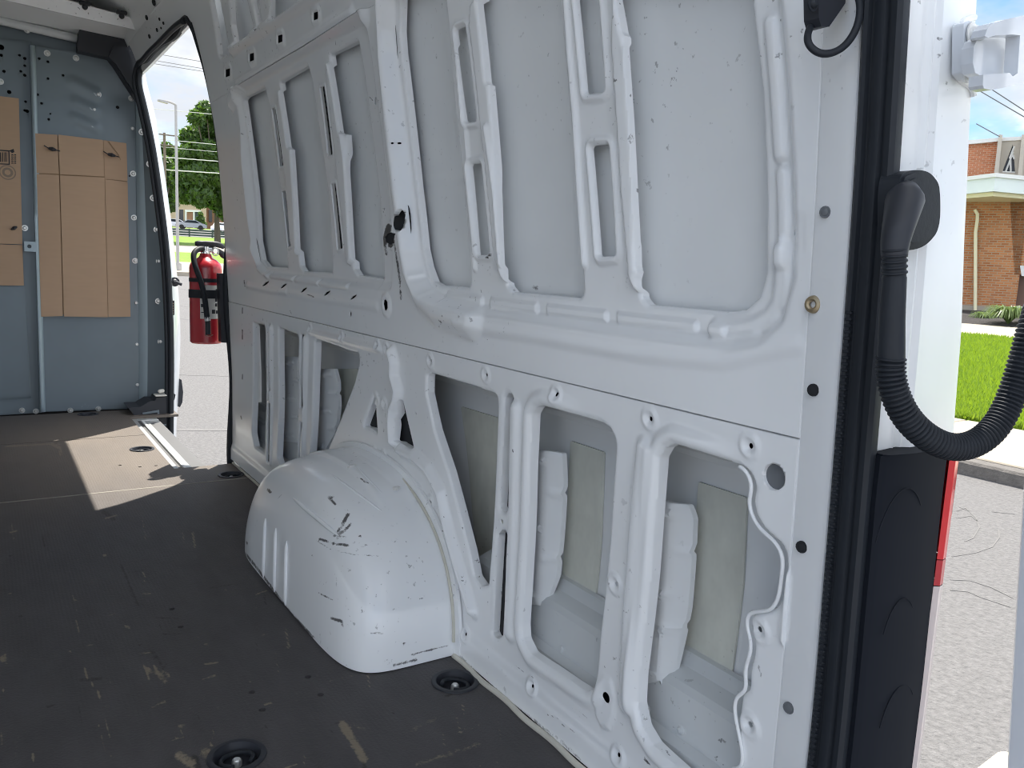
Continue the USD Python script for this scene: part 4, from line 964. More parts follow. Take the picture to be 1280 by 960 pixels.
parent_off = onX(107, 396, XBK - .02)
CB = thing('cardboard_sheet', 'flattened brown cardboard box tied over the bulkhead, creased in six panels', 'cardboard', parent_off)
xq = XBK - .020
for nm, q, dx, tl in (('flap', [(44, 166.5), (71.5, 168.5), (73.6, 217.5), (46, 216.3)], 0, .004), ('flap', [(72.6, 168.3), (128.6, 175), (130.6, 220.6), (74.8, 217.8)], .002, -.003), ('flap', [(129.6, 175), (158, 179), (159.5, 226.5), (131.4, 223.5)], -.001, .006),
                      ('cardboard_panel', [(46, 217.4), (73.8, 219), (78.6, 395), (51.5, 396)], 0, .003), ('cardboard_panel', [(74.9, 219.2), (130.6, 222), (134.8, 396.5), (79.9, 395.5)], .003, -.002), ('cardboard_panel', [(131.4, 224.3), (159.5, 227.3), (163.2, 396), (135.6, 396.2)], 0, .004)):
    sheet_piece(nm, q, xq + dx, CB, tilt=tl)
obj('liner', prismX(px_X([(46, 169), (71, 170), (128, 176.5), (157, 180.5), (161.5, 393), (53, 393)], xq + .0065), xq + .0065, .004), 'cardboard_edge', CB, smooth=False, off=parent_off)
for x, y in ((65, 186.5), (139, 193.8)):
    a = onX(x - 4, y - 1, xq - .006); b = onX(x + 5, y + 1, xq - .006)
    obj('cable_tie', [tube([a, (a + b) / 2 + [-.006, 0, 0], b], [.006, .010, .005], 8), tube([a + [0, .02, .012], a, b, b + [0.008, -.02, -.003]], .0025, 6)], 'ink', CB, off=parent_off)
obj('crack', tube(np.array([onX(x, y, xq - .001) for x, y in ((136, 177), (141, 184), (148, 193), (151, 200))]), .0016, 5), 'cardboard_edge', CB, off=parent_off)
parent_off = onX(10, 357, XBK - .02)
CB2 = thing('cardboard_sheet', 'brown cardboard sheet with a printed barcode panel at the edge of the bulkhead', 'cardboard', parent_off)
sheet_piece('cardboard_panel', [(-60, 113), (23.5, 123), (28, 305.5), (-60, 302.5)], xq, CB2)
sheet_piece('flap', [(-60, 303.3), (28, 306.4), (29.8, 357), (-60, 356)], xq + .001, CB2)
xi = xq - .0008
fr = px_X([(-14, 186), (11.8, 188), (12.4, 206), (-14, 205)], xi); inner = px_X([(-12.5, 187.6), (10.4, 189.4), (10.9, 204.6), (-12.5, 203.6)], xi)
obj('printed_frame', prismX(fr.difference(inner), xi, .0008), 'ink', CB2, smooth=False, off=parent_off)
for k, (a, w_) in enumerate(((-10, 1), (-8, .6), (-6.5, 1.2), (-4, .6), (-2.4, .9), (-.4, 1.3), (1.6, .6), (3, .9), (4.8, .5), (6, 1.1), (8, .7))):
    obj('printed_bar', prismX(px_X([(a, 190.3), (a + w_, 190.4), (a + w_ + .3, 202.4), (a + .3, 202.2)], xi), xi, .0008), 'ink', CB2, smooth=False, off=parent_off)
obj('printed_arrow', prismX(px_X([(11, 188.5), (17, 186), (18, 190), (15, 191.5), (13.5, 189.8)], xi), xi, .0008), 'ink', CB2, smooth=False, off=parent_off)
for col, x0 in enumerate((14.3, 17.8)):
    for k in range(5):
        y0 = 193 + k * 2.55
        obj('printed_letter', prismX(px_X([(x0, y0), (x0 + 2.4, y0 + .1), (x0 + 2.4, y0 + 1.7), (x0 + 1.2, y0 + 1.1), (x0, y0 + 1.7)], xi), xi, .0008), 'ink', CB2, smooth=False, off=parent_off)
p = onX(9.5, 215.5, xi); cpt = Point(p[1], p[2])
obj('printed_emblem', prismX(cpt.buffer(.034).difference(cpt.buffer(.029)).union(cpt.buffer(.022).difference(cpt.buffer(.012))), xi, .0008), 'ink_faded', CB2, smooth=False, off=parent_off)
a = onX(14, 287, xi - .004); b = onX(21, 283.5, xi - .004)
obj('cable_tie', [tube([a, (a + b) / 2 + [-.004, 0, 0], b], [.003, .009, .004], 8)], 'ink', CB2, off=parent_off)

# ------------------------------------------------------------------ roof and far side wall
CE = thing('ceiling', 'white painted steel roof with cross bows', kind='structure')
rz = PchipInterpolator([.185, .21, .30, .45, .65, .825], [1.795, 1.85, 1.915, 1.955, 1.975, 1.98])
ry = np.r_[np.linspace(.185, .825, 26)]
yy = np.r_[ry, 1.65 - ry[::-1][1:]]; rzz = np.r_[rz(ry), rz(ry)[::-1][1:]]
obj('roof_skin', loft([[(x, y, z) for y, z in zip(yy, rzz)] for x in np.linspace(.50, 4.70, 12)]), 'skin_paint', CE, smooth=True)
for xb in (.62, 1.45, 2.30, 3.25):
    prf = [(-.05, .0), (-.045, -.028), (-.03, -.034), (.03, -.034), (.045, -.028), (.05, .0)]
    obj('roof_bow', loft([[(xb + dx, y, z + dz) for dx, dz in prf] for y, z in zip(yy, rzz)]), 'van_paint', CE, smooth=25)
l1 = np.array([(-90, -21), (-40, -9), (23, 5), (60, 13.5), (100, 22.5), (140, 31.5), (165, 37), (178, 41)], float); l2 = np.array([(-90, -47), (-40, -33), (23, -16.5), (60, -6.7), (100, 4), (140, 15), (163, 21.5), (176, 26)], float)
obj('roof_bow', loft([[onX(*b, 4.17), onX(*b, 4.18) + [0, 0, -.002], onX(*(a * .06 + b * .94), 4.20), onX(*(a * .94 + b * .06), 4.215), onX(*a, 4.225), onX(*a, 4.24), onX(*a, 4.24) + [.01, 0, .05]] for a, b in zip(spline(l1, 30), spline(l2, 30))]), 'van_paint', CE, smooth=25)
hb = np.array([(-90, 4), (-40, 16), (23, 31), (60, 38), (97, 47), (140, 56), (165, 62), (178, 66)], float)
obj('roof_panel', loft([np.linspace(onX(*a, 4.235) + [0, 0, .03], onX(*b, 4.60) + [0, 0, .01], 6) for a, b in zip(spline(l1, 30), spline(hb, 30))]), 'skin_paint', CE, smooth=True)
for x, y in ((25, 10), (40, 15)):
    pass
for x, y, w_ in ((106, 5, 5), (152, 16.5, 5)):
    p = onX(x, y, 4.165); obj('trim_clip', [cbox(p - [.012, .022, .006], p + [.012, .022, .010], .004), hullspheres([p + [0, 0, -.012], p + [0, 0, -.02]], [.012, .005])], 'black_plastic', CE, smooth=False)
for x, y, r in ((183, 22, .007), (196, 37.5, .005), (186.5, 45.5, .006), (204, 29, .004), (192, 3, .009), (199, 24, .004), (201, 35, .003)):
    p = onY(x, y, .20); obj('roof_hole', bolt_head(p, [-.3, 1, -.3], r, .001), 'dark_void', CE)
obj('roof_side', loft([[(x, prof(1.78) - .002, 1.78), (x, .187, 1.795), (x, .19, 1.81), (x, .20, 1.835)] for x in np.linspace(XR, 4.45, 6)]), 'van_paint', CE, smooth=True)
obj('corner_gusset', loft([[onX(*a, 4.30), onX(*b, 4.36)] for a, b in zip(spline([(176, 26), (182, 34), (180, 56), (178, 72)], 14), spline([(168, 40), (175, 48), (176, 60), (176, 74)], 14))]), 'van_paint', CE, smooth=True)
LW = thing('wall_left', 'white steel side wall opposite, out of view', kind='structure')
zl = np.linspace(-.16, 1.84, 40)
obj('side_panel', loft([[(x, 1.65 - float(prof(z)) + .004 * math.sin(8 * x) * math.sin(6 * z), z) for z in zl] for x in np.linspace(.55, 4.62, 60)]), 'van_paint', LW, smooth=True)

# ------------------------------------------------------------------ fire extinguisher on the jamb
XE = 3.43
eb = onX(258, 428.5, XE); zt = onX(258, 336, XE)[2] - eb[2]; er = .0625
EX = thing('fire_extinguisher', 'red fire extinguisher with black hose strapped to the sliding door jamb', 'fire extinguisher', eb)
obj('cylinder', revolve([(0, .004), (er * .9, 0), (er, .006), (er, zt), (er * .985, zt + .009), (er * .9, zt + .022), (er * .70, zt + .035), (er * .45, zt + .044), (.024, zt + .050), (.0205, zt + .060), (.0, zt + .061)], 40), 'extinguisher_red', EX, smooth=40)
zv = zt + .058
obj('valve', [revolve([(0, zv - .004), (.018, zv - .004), (.018, zv + .008), (.014, zv + .012), (.014, zv + .030), (0, zv + .031)], 20), cbox((-.012, -.026, zv + .008), (.012, .030, zv + .026), .004)], 'chrome', EX)
obj('gauge', revolve([(0, .010), (.010, .010), (.0115, .007), (.0115, 0), (0, 0)], 20).apply_transform(trimesh.geometry.align_vectors([0, 0, 1], [-1, -.35, 0])).apply_translation([-.012, -.030, zv + .014]), 'chrome', EX)
obj('pull_pin', tube([(-.016, -.034 + .012 * math.cos(a), zv + .012 + .016 * math.sin(a)) for a in np.linspace(0, 2 * math.pi, 24)], .0022, 6), 'zinc', EX, smooth=True)
obj('carry_handle', tube(spline([(0, .010, zv + .020), (0, -.03, zv + .020), (0, -.062, zv + .006), (0, -.076, zv - .012)], 14), [.007] * 10 + [.008, .009, .008, .005], 8, flat=1.5), 'black_plastic', EX, smooth=True)
obj('lever', tube(spline([(0, .040, zv + .040), (0, .020, zv + .041), (0, -.02, zv + .042), (0, -.055, zv + .038), (0, -.072, zv + .028)], 16), [.005, .007, .008] + [.0075] * 10 + [.007, .006, .004], 8, flat=1.5), 'black_plastic', EX, smooth=True)
obj('lever_link', cbox((-.007, -.012, zv + .024), (.007, .014, zv + .041), .003), 'black_plastic', EX)
hp = [onX(x, y, XE + dx) - eb for x, y, dx in ((254, 311, -.015), (247, 312, -.03), (242.5, 317, -.045), (242.5, 326, -.06), (246, 338, -.075), (251, 352, -.078), (255, 368, -.078), (257.5, 385, -.076), (259, 398, -.074))]
obj('hose', tube(spline(hp, 60), .0105, 10), 'black_rubber', EX, smooth=True)
hn = [onX(x, y, XE - .073) - eb for x, y in ((258.8, 396), (259.6, 401))]
obj('hose_collar', tube(hn, .0115, 12), 'zinc', EX)
hn = [onX(x, y, XE - .072) - eb for x, y in ((259.5, 400), (260.2, 418))]
obj('nozzle', tube(hn, [.0095, .0105], 12), 'black_plastic', EX)
obj('tag_string', tube(spline([hn[1] + [0, .012, 0], hn[1] + [-.004, 0, -.006], hn[1] + [0, -.018, -.001]], 8), .0015, 5), 'ink_faded', EX)


def wrap(r, a0, a1, z0, z1, t=.0012, n=24):
    a = np.linspace(a0, a1, n)
    return loft([[(r * math.cos(b), r * math.sin(b), z0), ((r + t) * math.cos(b), (r + t) * math.sin(b), z0), ((r + t) * math.cos(b), (r + t) * math.sin(b), z1), (r * math.cos(b), r * math.sin(b), z1), (r * math.cos(b), r * math.sin(b), z0)] for b in a])


zz_ = lambda y: onX(258, y, XE - .06)[2] - eb[2]
view = math.atan2(CAM[1] - eb[1], CAM[0] - eb[0])
lab = obj('paper_label', wrap(er + .0004, view - .36, view + 1.05, zz_(398.5), zz_(356.5)), 'label_white', EX, smooth=35)
for a0, a1, y0, y1 in ((-.72, -.60, 364, 361), (-.70, -.56, 377, 373), (-.70, -.56, 383, 379), (-.55, -.35, 392, 387), (-.75, -.60, 392, 388), (-.92, -.80, 393, 389), (.05, .30, 384, 380), (.05, .30, 391, 390)):
    obj('label_print', wrap(er + .0017, view - a1, view - a0, zz_(y0), zz_(y1), .0004, 6), 'ink', EX, smooth=False)
BR = thing('extinguisher_bracket', 'black plastic bracket with rubber strap holding the fire extinguisher', 'bracket', onX(288, 428, 3.34))
bo = onX(288, 428, 3.34)
obj('back_plate', prismX(px_X([(272.5, 341.5), (287, 342.3), (288.5, 428), (275, 427.5)], 3.335).buffer(-.003).buffer(.003), 3.314, .046), 'black_plastic', BR, smooth=False, off=bo)
ang = np.linspace(view - 1.15, view + 2.6, 40)
for nm, ya, yb, t in (('strap', 373, 362.5, .006), ('strap', 352.8, 348.2, .004)):
    obj(nm, wrap(er + .0026, ang[0], ang[-1], zz_(ya), zz_(yb), t, 40), 'black_rubber', BR, smooth=35, off=bo - eb)
qa = eb + [(er + .006) * math.cos(view + 1.45), (er + .006) * math.sin(view + 1.45), 0]
obj('strap_buckle', [cbox(np.array([qa[0] - .014, qa[1] - .004, eb[2] + zz_(374)]), np.array([qa[0] + .014, qa[1] + .024, eb[2] + zz_(361)]), .004), cbox(np.array([qa[0] - .018, qa[1] + .016, eb[2] + zz_(372)]), np.array([qa[0] + .018, qa[1] + .030, eb[2] + zz_(363)]), .004)], 'black_plastic', BR, off=bo)

# ------------------------------------------------------------------ rear post: cable conduit, handle loop, tail lamp, hinge, door
cx = lambda x, y, X: onX(x, y, X)
g0 = cx(1132, 262, .505)
CO = thing('cable_conduit', 'black corrugated cable conduit looping from the rear post to the open door', 'cable conduit', g0)
gp = Polygon([tuple(onX(x, y, .500)[1:]) for x, y in chaikin([(1108, 222), (1120, 215), (1134, 213), (1148, 216), (1158, 227), (1160, 245), (1160, 275), (1156, 293), (1146, 305), (1132, 312), (1108, 314)])])
obj('grommet', [prismX(gp, .488, .022), prismX(gp.buffer(-.008, 8), .482, .02), prismX(gp.buffer(-.003, 8), .485, .02)], 'black_rubber', CO, smooth=False, off=g0)
up_ = spline([cx(1133, 236, .490), cx(1130, 255, .478), cx(1124, 280, .470), cx(1119, 305, .467), cx(1118, 322, .466)], 30)
obj('elbow', tube(up_, np.interp(np.linspace(0, 1, 30), [0, .25, .6, 1], [.010, .0185, .0155, .0118]), 16), 'black_plastic', CO, smooth=True, off=g0)
col = spline([cx(1118, 310, .466), cx(1118, 346, .466)], 60)
obj('ribbed_collar', tube(col, .0108 + .0014 * np.maximum(0, np.sin(np.linspace(0, 5 * 2 * math.pi, 60))) ** .5, 16), 'black_rubber', CO, smooth=50, off=g0)
obj('sleeve', tube([cx(1118, 345, .466), cx(1118, 347, .466), cx(1115, 400, .464), cx(1114, 448, .462), cx(1114, 450, .462)], [.0105, .0112, .0120, .0128, .0110], 20), 'black_rubber', CO, smooth=40, off=g0)
hz = spline([cx(1114, 447, .462), cx(1114, 470, .461), cx(1121, 498, .456), cx(1137, 526, .448), (cx(1162, 548, .438)), cx(1190, 558.5, .430), cx(1216, 555, .424), cx(1240, 538, .419), cx(1259, 508, .416), cx(1273, 470, .414), cx(1284, 432, .413), cx(1294, 398, .413), cx(1306, 372, .414)], 640)
hl = np.r_[0, np.cumsum(np.linalg.norm(np.diff(hz, axis=0), axis=1))]
obj('corrugated_hose', tube(hz, .0118 + .0026 * np.sqrt(np.maximum(0, np.sin(hl / .00475 * 2 * math.pi) * .5 + .5)), 20), 'black_rubber', CO, smooth=45, off=g0)
obj('door_end_boot', tube(hz[600:] + [0, -.001, 0], .0150, 16), 'black_rubber', CO, smooth=45, off=g0)

h0 = cx(1024, 20, .575)
HL_ = thing('handle_loop', 'black loop handle hanging from the top of the rear post', 'handle', h0)
lp = [cx(x, y, X) for x, y, X in ((1013, 34, .577), (1009.5, 46, .572), (1013, 58, .566), (1024, 66, .560), (1038, 66.5, .555), (1052, 60, .551), (1064, 47, .548), (1072, 30, .546), (1075, 12, .546), (1072, -6, .549), (1062, -20, .556))]
obj('loop', tube(spline(lp, 60), .0038, 10), 'black_rubber', HL_, smooth=True, off=h0)
mp_ = px_X([(1008, -20), (1044, -20), (1042, 8), (1034, 20), (1022, 37), (1012, 37), (1009, 26)], .580).buffer(-.002).buffer(.002)
obj('mount', prismX(mp_, .566, .018), 'black_plastic', HL_, smooth=False, off=h0)
obj('mount_screw', bolt_head(cx(1017, 4, .5655), [-1, 0, 0], .0052, .004), 'black_rubber', HL_, off=h0)

t0 = cx(1140, 760, .48)
TLP = thing('tail_lamp', 'tall dark tail lamp with a red and clear lens at the rear post', 'tail lamp', t0)
top, bot = .640, -.10
tl = lambda y0, y1, X0, X1, za, zb, c=.008: cbox((X0, y0, za), (X1, y1, zb), c)
obj('housing', [loft([[(x, float(prof(min(z, .6))) + y, z) for x, y in ((.505, .012), (.492, .016), (.487, .010), (.482, -.02), (.480, -.06), (.481, -.096), (.486, -.104), (.52, -.110))] for z in np.linspace(bot, top + .006, 30)]), loft([[(x, float(prof(.6)) + y, top + .006 + dz) for x, y in ((.505, .012), (.492, .016), (.487, .010), (.482, -.02), (.480, -.06), (.481, -.096), (.486, -.104), (.52, -.110))] for dz in (0., .001)] )], 'lamp_black', TLP, smooth=35, off=t0)
obj('housing_cap', prismZ(Polygon([(.505, .02), (.492, .022), (.487, .016), (.482, -.014), (.480, -.055), (.481, -.092), (.486, -.10), (.52, -.107)]), top + .004, .004), 'lamp_black', TLP, smooth=False, off=t0)
for r_a, yy_, zc_ in ((.06, -.03, .42), (.07, -.05, .30), (.09, -.01, .52)):
    obj('bowl_rib', tube([(.4805, yy_ + r_a * math.cos(a) * .55, zc_ + r_a * math.sin(a)) for a in np.linspace(.4, 2.3, 20)], .0007, 6), 'lamp_black', TLP, smooth=True, off=t0)
lens = lambda za, zb: loft([[(x, y, z) for x, y in ((.482, -.094), (.478, -.100), (.480, -.110), (.487, -.117), (.50, -.121), (.56, -.126))] for z in np.linspace(za, zb, 10)])
obj('red_lens', lens(.515, top + .004), 'lens_red', TLP, smooth=40, off=t0, label='bright red lens')
obj('red_lens_cap', prismZ(Polygon([(.482, -.094), (.478, -.100), (.480, -.110), (.487, -.117), (.50, -.121), (.56, -.126), (.56, -.09)]), top + .002, .003), 'lens_red', TLP, smooth=False, off=t0)
obj('reflector_band', lens(.483, .514), 'extinguisher_red', TLP, smooth=40, off=t0)
obj('clear_lens', lens(bot, .482), 'lens_clear', TLP, smooth=40, off=t0, label='pale pinkish lower lens')
obj('amber_lens', loft([[(x, y, z) for x, y in ((.4815, -.1135), (.490, -.1215), (.505, -.1245), (.56, -.1295))] for z in np.linspace(.565, top + .003, 8)]), 'lens_amber', TLP, smooth=40, off=t0, label='salmon-coloured lens segment')

hg = cx(1215, 70, .50)
HG = thing('door_hinge', 'white gooseneck door hinge bolted to the top of the rear post', 'hinge', hg)
xh = .470
obj('hinge_leaf', prismX(px_X([(1200, 30), (1206, 27), (1219, 33), (1222, 48), (1221, 96), (1217, 103), (1206, 99), (1199, 92)], .492).buffer(-.003).buffer(.003), .488, .012), 'exterior_paint', HG, smooth=False, off=hg)
obj('arm', prismX(px_X([(1222, 47), (1225, 38), (1231, 31), (1246, 26.5), (1266, 22.5), (1330, 8), (1330, 98), (1280, 103), (1262, 107), (1246, 111), (1230, 114), (1221, 112), (1219.5, 108), (1220, 95), (1253, 92.5), (1257, 97), (1263, 93), (1266, 46), (1257, 45), (1235, 46), (1226, 49)], .455), .448, .014), 'exterior_paint', HG, smooth=False, off=hg)
obj('lever_plate', prismX(px_X([(1216, 51), (1222, 47.5), (1255, 46), (1251, 92.5), (1220, 95), (1214, 92), (1211, 80), (1212, 60)], .470).buffer(-.002).buffer(.002), .466, .012), 'exterior_paint', HG, smooth=False, off=hg)
for x, y, r in ((1216, 42, .0075), (1211.5, 80, .0075), (1211, 92, .006)):
    obj('hinge_bolt', bolt_head(cx(x, y, .486), [-1, -.1, 0], r, .007), 'trim_white', HG, off=hg)
obj('hinge_pin', tube([cx(1222, 44, .465), cx(1221.5, 50, .465)], .006, 12), 'zinc', HG, off=hg)
# edge of the opened rear door
DR = thing('door_1', 'grey-white edge of the opened rear door', kind='structure')
yd = lambda z: -.245 + .1 * max(0, z - .55)
ed = []
for z in np.linspace(-.1, 1.75, 40):
    p0 = float(np.interp(z, [-.1, .25, .5, .63, .735, 1.0, 1.75], [-.215, -.160, -.118, -.098, -.083, -.06, -.03]))
    ed.append([(.405, p0 - .05, z), (.405, p0 - .004, z), (.402, p0, z), (.385, p0 + .001, z), (.376, p0 - .002, z), (.372, p0 - .006, z), (.34, p0 - .010, z), (-.36, p0 - .03, z), (-.36, p0 - .07, z), (.405, p0 - .07, z)])
obj('door_skin', loft(ed), 'exterior_paint', DR, smooth=25)
DL = thing('door_2', 'opened left rear door of the van, out of view', kind='structure')
obj('door_skin', cbox((.62, 1.90, -.1), (1.42, 1.96, 1.75), .02), 'exterior_paint', DL, smooth=False)

# ------------------------------------------------------------------ outside: car park, kerbs, lawn
ZG = -.68
XC0 = float(onZ(255, 346, ZG)[0])
PL = thing('parking_lot', 'pale worn asphalt car park around the van', kind='structure')
V, F = gridclip(sbox(-30, -60, XC0 + .05, 30), 2.0)
obj('asphalt', trimesh.Trimesh(np.c_[V, np.full(len(V), ZG)], F, process=False), 'asphalt', PL, smooth=False)


def ground_strip(name, px, w, z=ZG, m='curb_dark', parent=PL):
    P = [tuple(onZ(x, y, z)[:2]) for x, y in px]
    g = LineString(P).buffer(w / 2, 2)
    obj(name, prismZ(g, z - .003, .006), m, parent, smooth=False)


ground_strip('asphalt_joint', [(215, 537.5), (292, 538)], .05, m='joint')
for y, w_ in ((469, .03), (399, .10), (383, .12), (362, .14)):
    ground_strip('asphalt_joint', [(220, y - .3), (290, y + 1.5)], w_ * .5, m='joint')
for q in ([(1196, 639), (1207, 635), (1220, 648), (1224, 660), (1216, 673), (1206, 677)], [(1196, 648), (1214, 645), (1222, 652)], [(1248, 662), (1249, 672), (1240, 684), (1220, 691), (1190, 696)], [(1199, 634), (1213, 640)], [(1188, 738), (1210, 740), (1226, 747), (1262, 759)], [(1188, 725), (1212, 726), (1240, 735), (1266, 748)], [(1240, 640), (1268, 643)]):
    ground_strip('asphalt_crack', q, .007, m='joint')
ground_strip('painted_line', [(1232, 972), (1262, 948)], .07, m='fascia_cream')

CW = thing('curb', 'dark weathered curb between the car park and the sidewalk beside the van', kind='structure')
xs = np.arange(-18, 21.9, 1.6)
for a, b in zip(xs[:-1], xs[1:]):
    obj('curb_stone', cbox((a + .006, -5.98, ZG - .1), (b - .006, -5.80, -.565), .02), 'curb_dark', CW, smooth=False)
SW = thing('sidewalk', 'sunlit pale concrete sidewalk along the lawn', kind='structure')
for a, b in zip(xs[:-1], xs[1:]):
    obj('slab', cbox((a + .008, -7.82, -.75), (b - .008, -5.99, -.555), .01), 'concrete', SW, smooth=False)
zr = lambda y, Y: float(onY(1240, y, Y)[2])
Y1, Y2, Y3 = -18.5, -21.0, -25.2
Z1, Z2, Z3 = zr(421, Y1), zr(408, Y2), zr(392, Y3)
LN = thing('lawn', 'bright green mown grass lawn between sidewalk and brick building', 'lawn', kind='stuff')
lawn = loft([[(x, -7.82, -.56), (x, -12, -.56 + (Z1 + .56) * .3), (x, Y1, Z1)] for x in np.linspace(-18, 22, 20)])
obj('turf', lawn, 'grass_soil', LN, smooth=True)
r = np.random.default_rng(3); n = 70000
gy = -7.85 - (7.85 + Y1 * 1) * 0 - r.random(n) ** 1.5 * (-7.85 - Y1); gx = .5 + (-gy - 7.85) * .42 + r.random(n) * 5.5 + 2.0
gx = np.clip(gx, 1, 16)
gz = np.where(gy > -12, -.56 + (Z1 + .56) * .3 * (-7.82 - gy) / 4.18, -.56 + (Z1 + .56) * (.3 + .7 * (-12 - gy) / (-12 - Y1)))
an = r.random(n) * 6.283; hh = .045 + .05 * r.random(n); ww = .010 + .010 * r.random(n); ln = (r.random((n, 2)) - .5) * .07
P0 = np.stack([gx - np.cos(an) * ww, gy - np.sin(an) * ww, gz], -1); P1 = np.stack([gx + np.cos(an) * ww, gy + np.sin(an) * ww, gz], -1); P2 = np.stack([gx + ln[:, 0], gy + ln[:, 1], gz + hh], -1)
obj('grass_blades', trimesh.Trimesh(np.stack([P0, P1, P2], 1).reshape(-1, 3), np.arange(3 * n).reshape(-1, 3), process=False), 'grass_blade', LN, smooth=False)
FW = thing('path', 'pale concrete path in front of the brick building', kind='structure')
obj('slab', loft([[(x, Y1, Z1 + .02), (x, Y2, Z2 + .02)] for x in np.linspace(-18, 24, 8)]), 'concrete', FW, smooth=False)
MB_ = thing('planting_bed', 'dark mulch bed at the foot of the brick building', 'planting bed', kind='structure')
obj('mulch', loft([[(x, Y2, Z2 + .02), (x, (Y2 + Y3) / 2, (Z2 + Z3) / 2 + .12), (x, Y3 - 4, Z3 + .1)] for x in np.linspace(4, 26, 12)]), 'mulch', MB_, smooth=True)


def spiky(name, p, rad, hgt, n, seed, label, mat_='plant_blade'):
    t = thing(name, label, 'plant', p, group=None); r = np.random.default_rng(seed); tri = []; V = []
    for k in range(n):
        a = r.random() * 6.283; d = np.array([math.cos(a), math.sin(a), 0]); s = rad * (.5 + .5 * r.random()); w = .012 + .010 * r.random(); side_ = np.array([-d[1], d[0], 0]) * w
        pts = [d * s * q + [0, 0, hgt * (1.5 * q - 1.35 * q * q) * (.7 + .5 * r.random())] for q in (0, .35, .7, 1)]
        b = len(V)
        for q, ww in zip(pts, (1, 1, .7, .05)):
            V += [q - side_ * ww, q + side_ * ww]
        for j in range(3):
            tri += [(b + 2 * j, b + 2 * j + 1, b + 2 * j + 3), (b + 2 * j, b + 2 * j + 3, b + 2 * j + 2)]
    obj('foliage', trimesh.Trimesh(np.array(V), np.array(tri), process=False), mat_, t, smooth=False)


spiky('ornamental_grass', onY(1260, 405, Y2 - .6), 0.80, 1.05, 260, 1, 'large spiky green grass clump in the dark bed')
spiky('ornamental_grass', onY(1230, 404, Y2 - 1.6), .5, .7, 160, 2, 'small yellowish spiky plant in the dark bed')

# brick building across the lawn
vdir = ray(1240, 390); vh = np.array([vdir[0], vdir[1]]); vh /= np.linalg.norm(vh)
O = onY(1240, 391, Y3 - .6)
rzB = math.degrees(math.atan2(-vh[0], vh[1]))       # local x to the right in view, local y away
ex = np.array([vh[1], -vh[0], 0]); ey = np.array([vh[0], vh[1], 0])
rzB = math.degrees(math.atan2(ex[1], ex[0]))


def LB(x, y, yl=0.0):
    """Picture point on the building's plane at local depth yl, in the building's own coordinates."""
    d = ray(x, y); t = (yl - (CAM - O) @ ey) / (d @ ey); p = CAM + d * t - O
    return np.array([p @ ex, yl, p[2]])


def lplate(px, yl, t):
    g = Polygon([tuple(LB(x, y, yl)[[0, 2]]) for x, y in px]).buffer(0); m = trimesh.creation.extrude_polygon(g, t, engine='earcut')
    m.apply_transform(np.array([[1, 0, 0, 0], [0, 0, -1, yl + t], [0, 1, 0, 0], [0, 0, 0, 1.]])); return m


BB = thing('brick_building', 'low orange brick building with pale overhanging fascia across the lawn', 'building', O, rzB)
obj('brick_wall', cbox((LB(1150, 390)[0], 0, -.3), (LB(1268.5, 390)[0], .3, LB(1240, 244)[2]), .01), 'brick_orange', BB, smooth=False)
obj('brick_wall', lplate([(1262, 243), (1420, 248), (1420, 347), (1268, 343)], 0.0, .3), 'brick_orange', BB, smooth=False)
obj('plinth', cbox((LB(1150, 390)[0], -.05, -.35), (LB(1269, 390)[0], .0, .20), .02), 'concrete', BB, smooth=False)
obj('door_leaf', lplate([(1266, 340), (1330, 340), (1330, 386), (1266, 384)], .18, .06), 'door_brown', BB, smooth=False)
obj('door_frame', lplate([(1275, 332), (1330, 336), (1330, 347), (1277, 345)], -.03, .05), 'trim_white', BB, smooth=False)
obj('door_step', lplate([(1267, 382.5), (1330, 387), (1330, 389.5), (1267, 385)], -.12, .3), 'trim_white', BB, smooth=False)
obj('downspout', tube([LB(1218.5, 262, -.06), LB(1222, 268, -.06), LB(1221.5, 276, -.06), LB(1219.5, 290, -.06), LB(1219, 388, -.06)], .05, 8), 'fascia_cream', BB)


def eave(y0, y1, y1r, y0r, mt, nm, out=0.0):
    c = LB(1243, 216, -2.2 - out)
    secs = []
    for px_, yl, dz in ((1120, .8, 0), (1243, -2.2 - out, 0), (1330, -.2 - out, 0)):
        top_, bot_ = LB(1243, y0, -2.2)[2], LB(1243, y1, -2.2)[2]; x_ = LB(px_, 230, yl)[0]
        secs.append([(x_, yl, bot_), (x_, yl, top_), (x_, yl + 2.6, top_), (x_, yl + 2.6, bot_), (x_, yl, bot_)])
    obj(nm, loft(secs), mt, BB, smooth=False)


eave(216.5, 221.5, 0, 0, 'trim_white', 'fascia_lip', .08)
eave(221.5, 239, 0, 0, 'fascia', 'fascia')
eave(239, 244, 0, 0, 'fascia_cream', 'soffit_band', -.25)
CHP = thing('chapel_roof', 'beige steep roof with a triangular window above the low fascia', 'building', O, rzB)
ydp = 7.0
obj('parapet_wall', lplate([(1130, 186), (1248, 176), (1248, 232), (1130, 232)], ydp, .5), 'brick_red', CHP, smooth=False, label='orange-red brick parapet wall')
obj('parapet_cap', lplate([(1130, 182), (1249, 172), (1340, 167), (1340, 171.5), (1249, 176.5), (1130, 188)], ydp - .15, .8), 'trim_white', CHP, smooth=False)
tri_w = [(1266, 181), (1253, 214.5), (1268.8, 215.5)]
gable = Polygon([tuple(LB(x, y, ydp)[[0, 2]]) for x, y in [(1247, 174), (1340, 169), (1340, 235), (1243, 232)]]).difference(Polygon([tuple(LB(x, y, ydp)[[0, 2]]) for x, y in tri_w]))
gm = trimesh.creation.extrude_polygon(gable, .3, engine='earcut'); gm.apply_transform(np.array([[1, 0, 0, 0], [0, 0, -1, ydp + .2], [0, 1, 0, 0], [0, 0, 0, 1.]]))
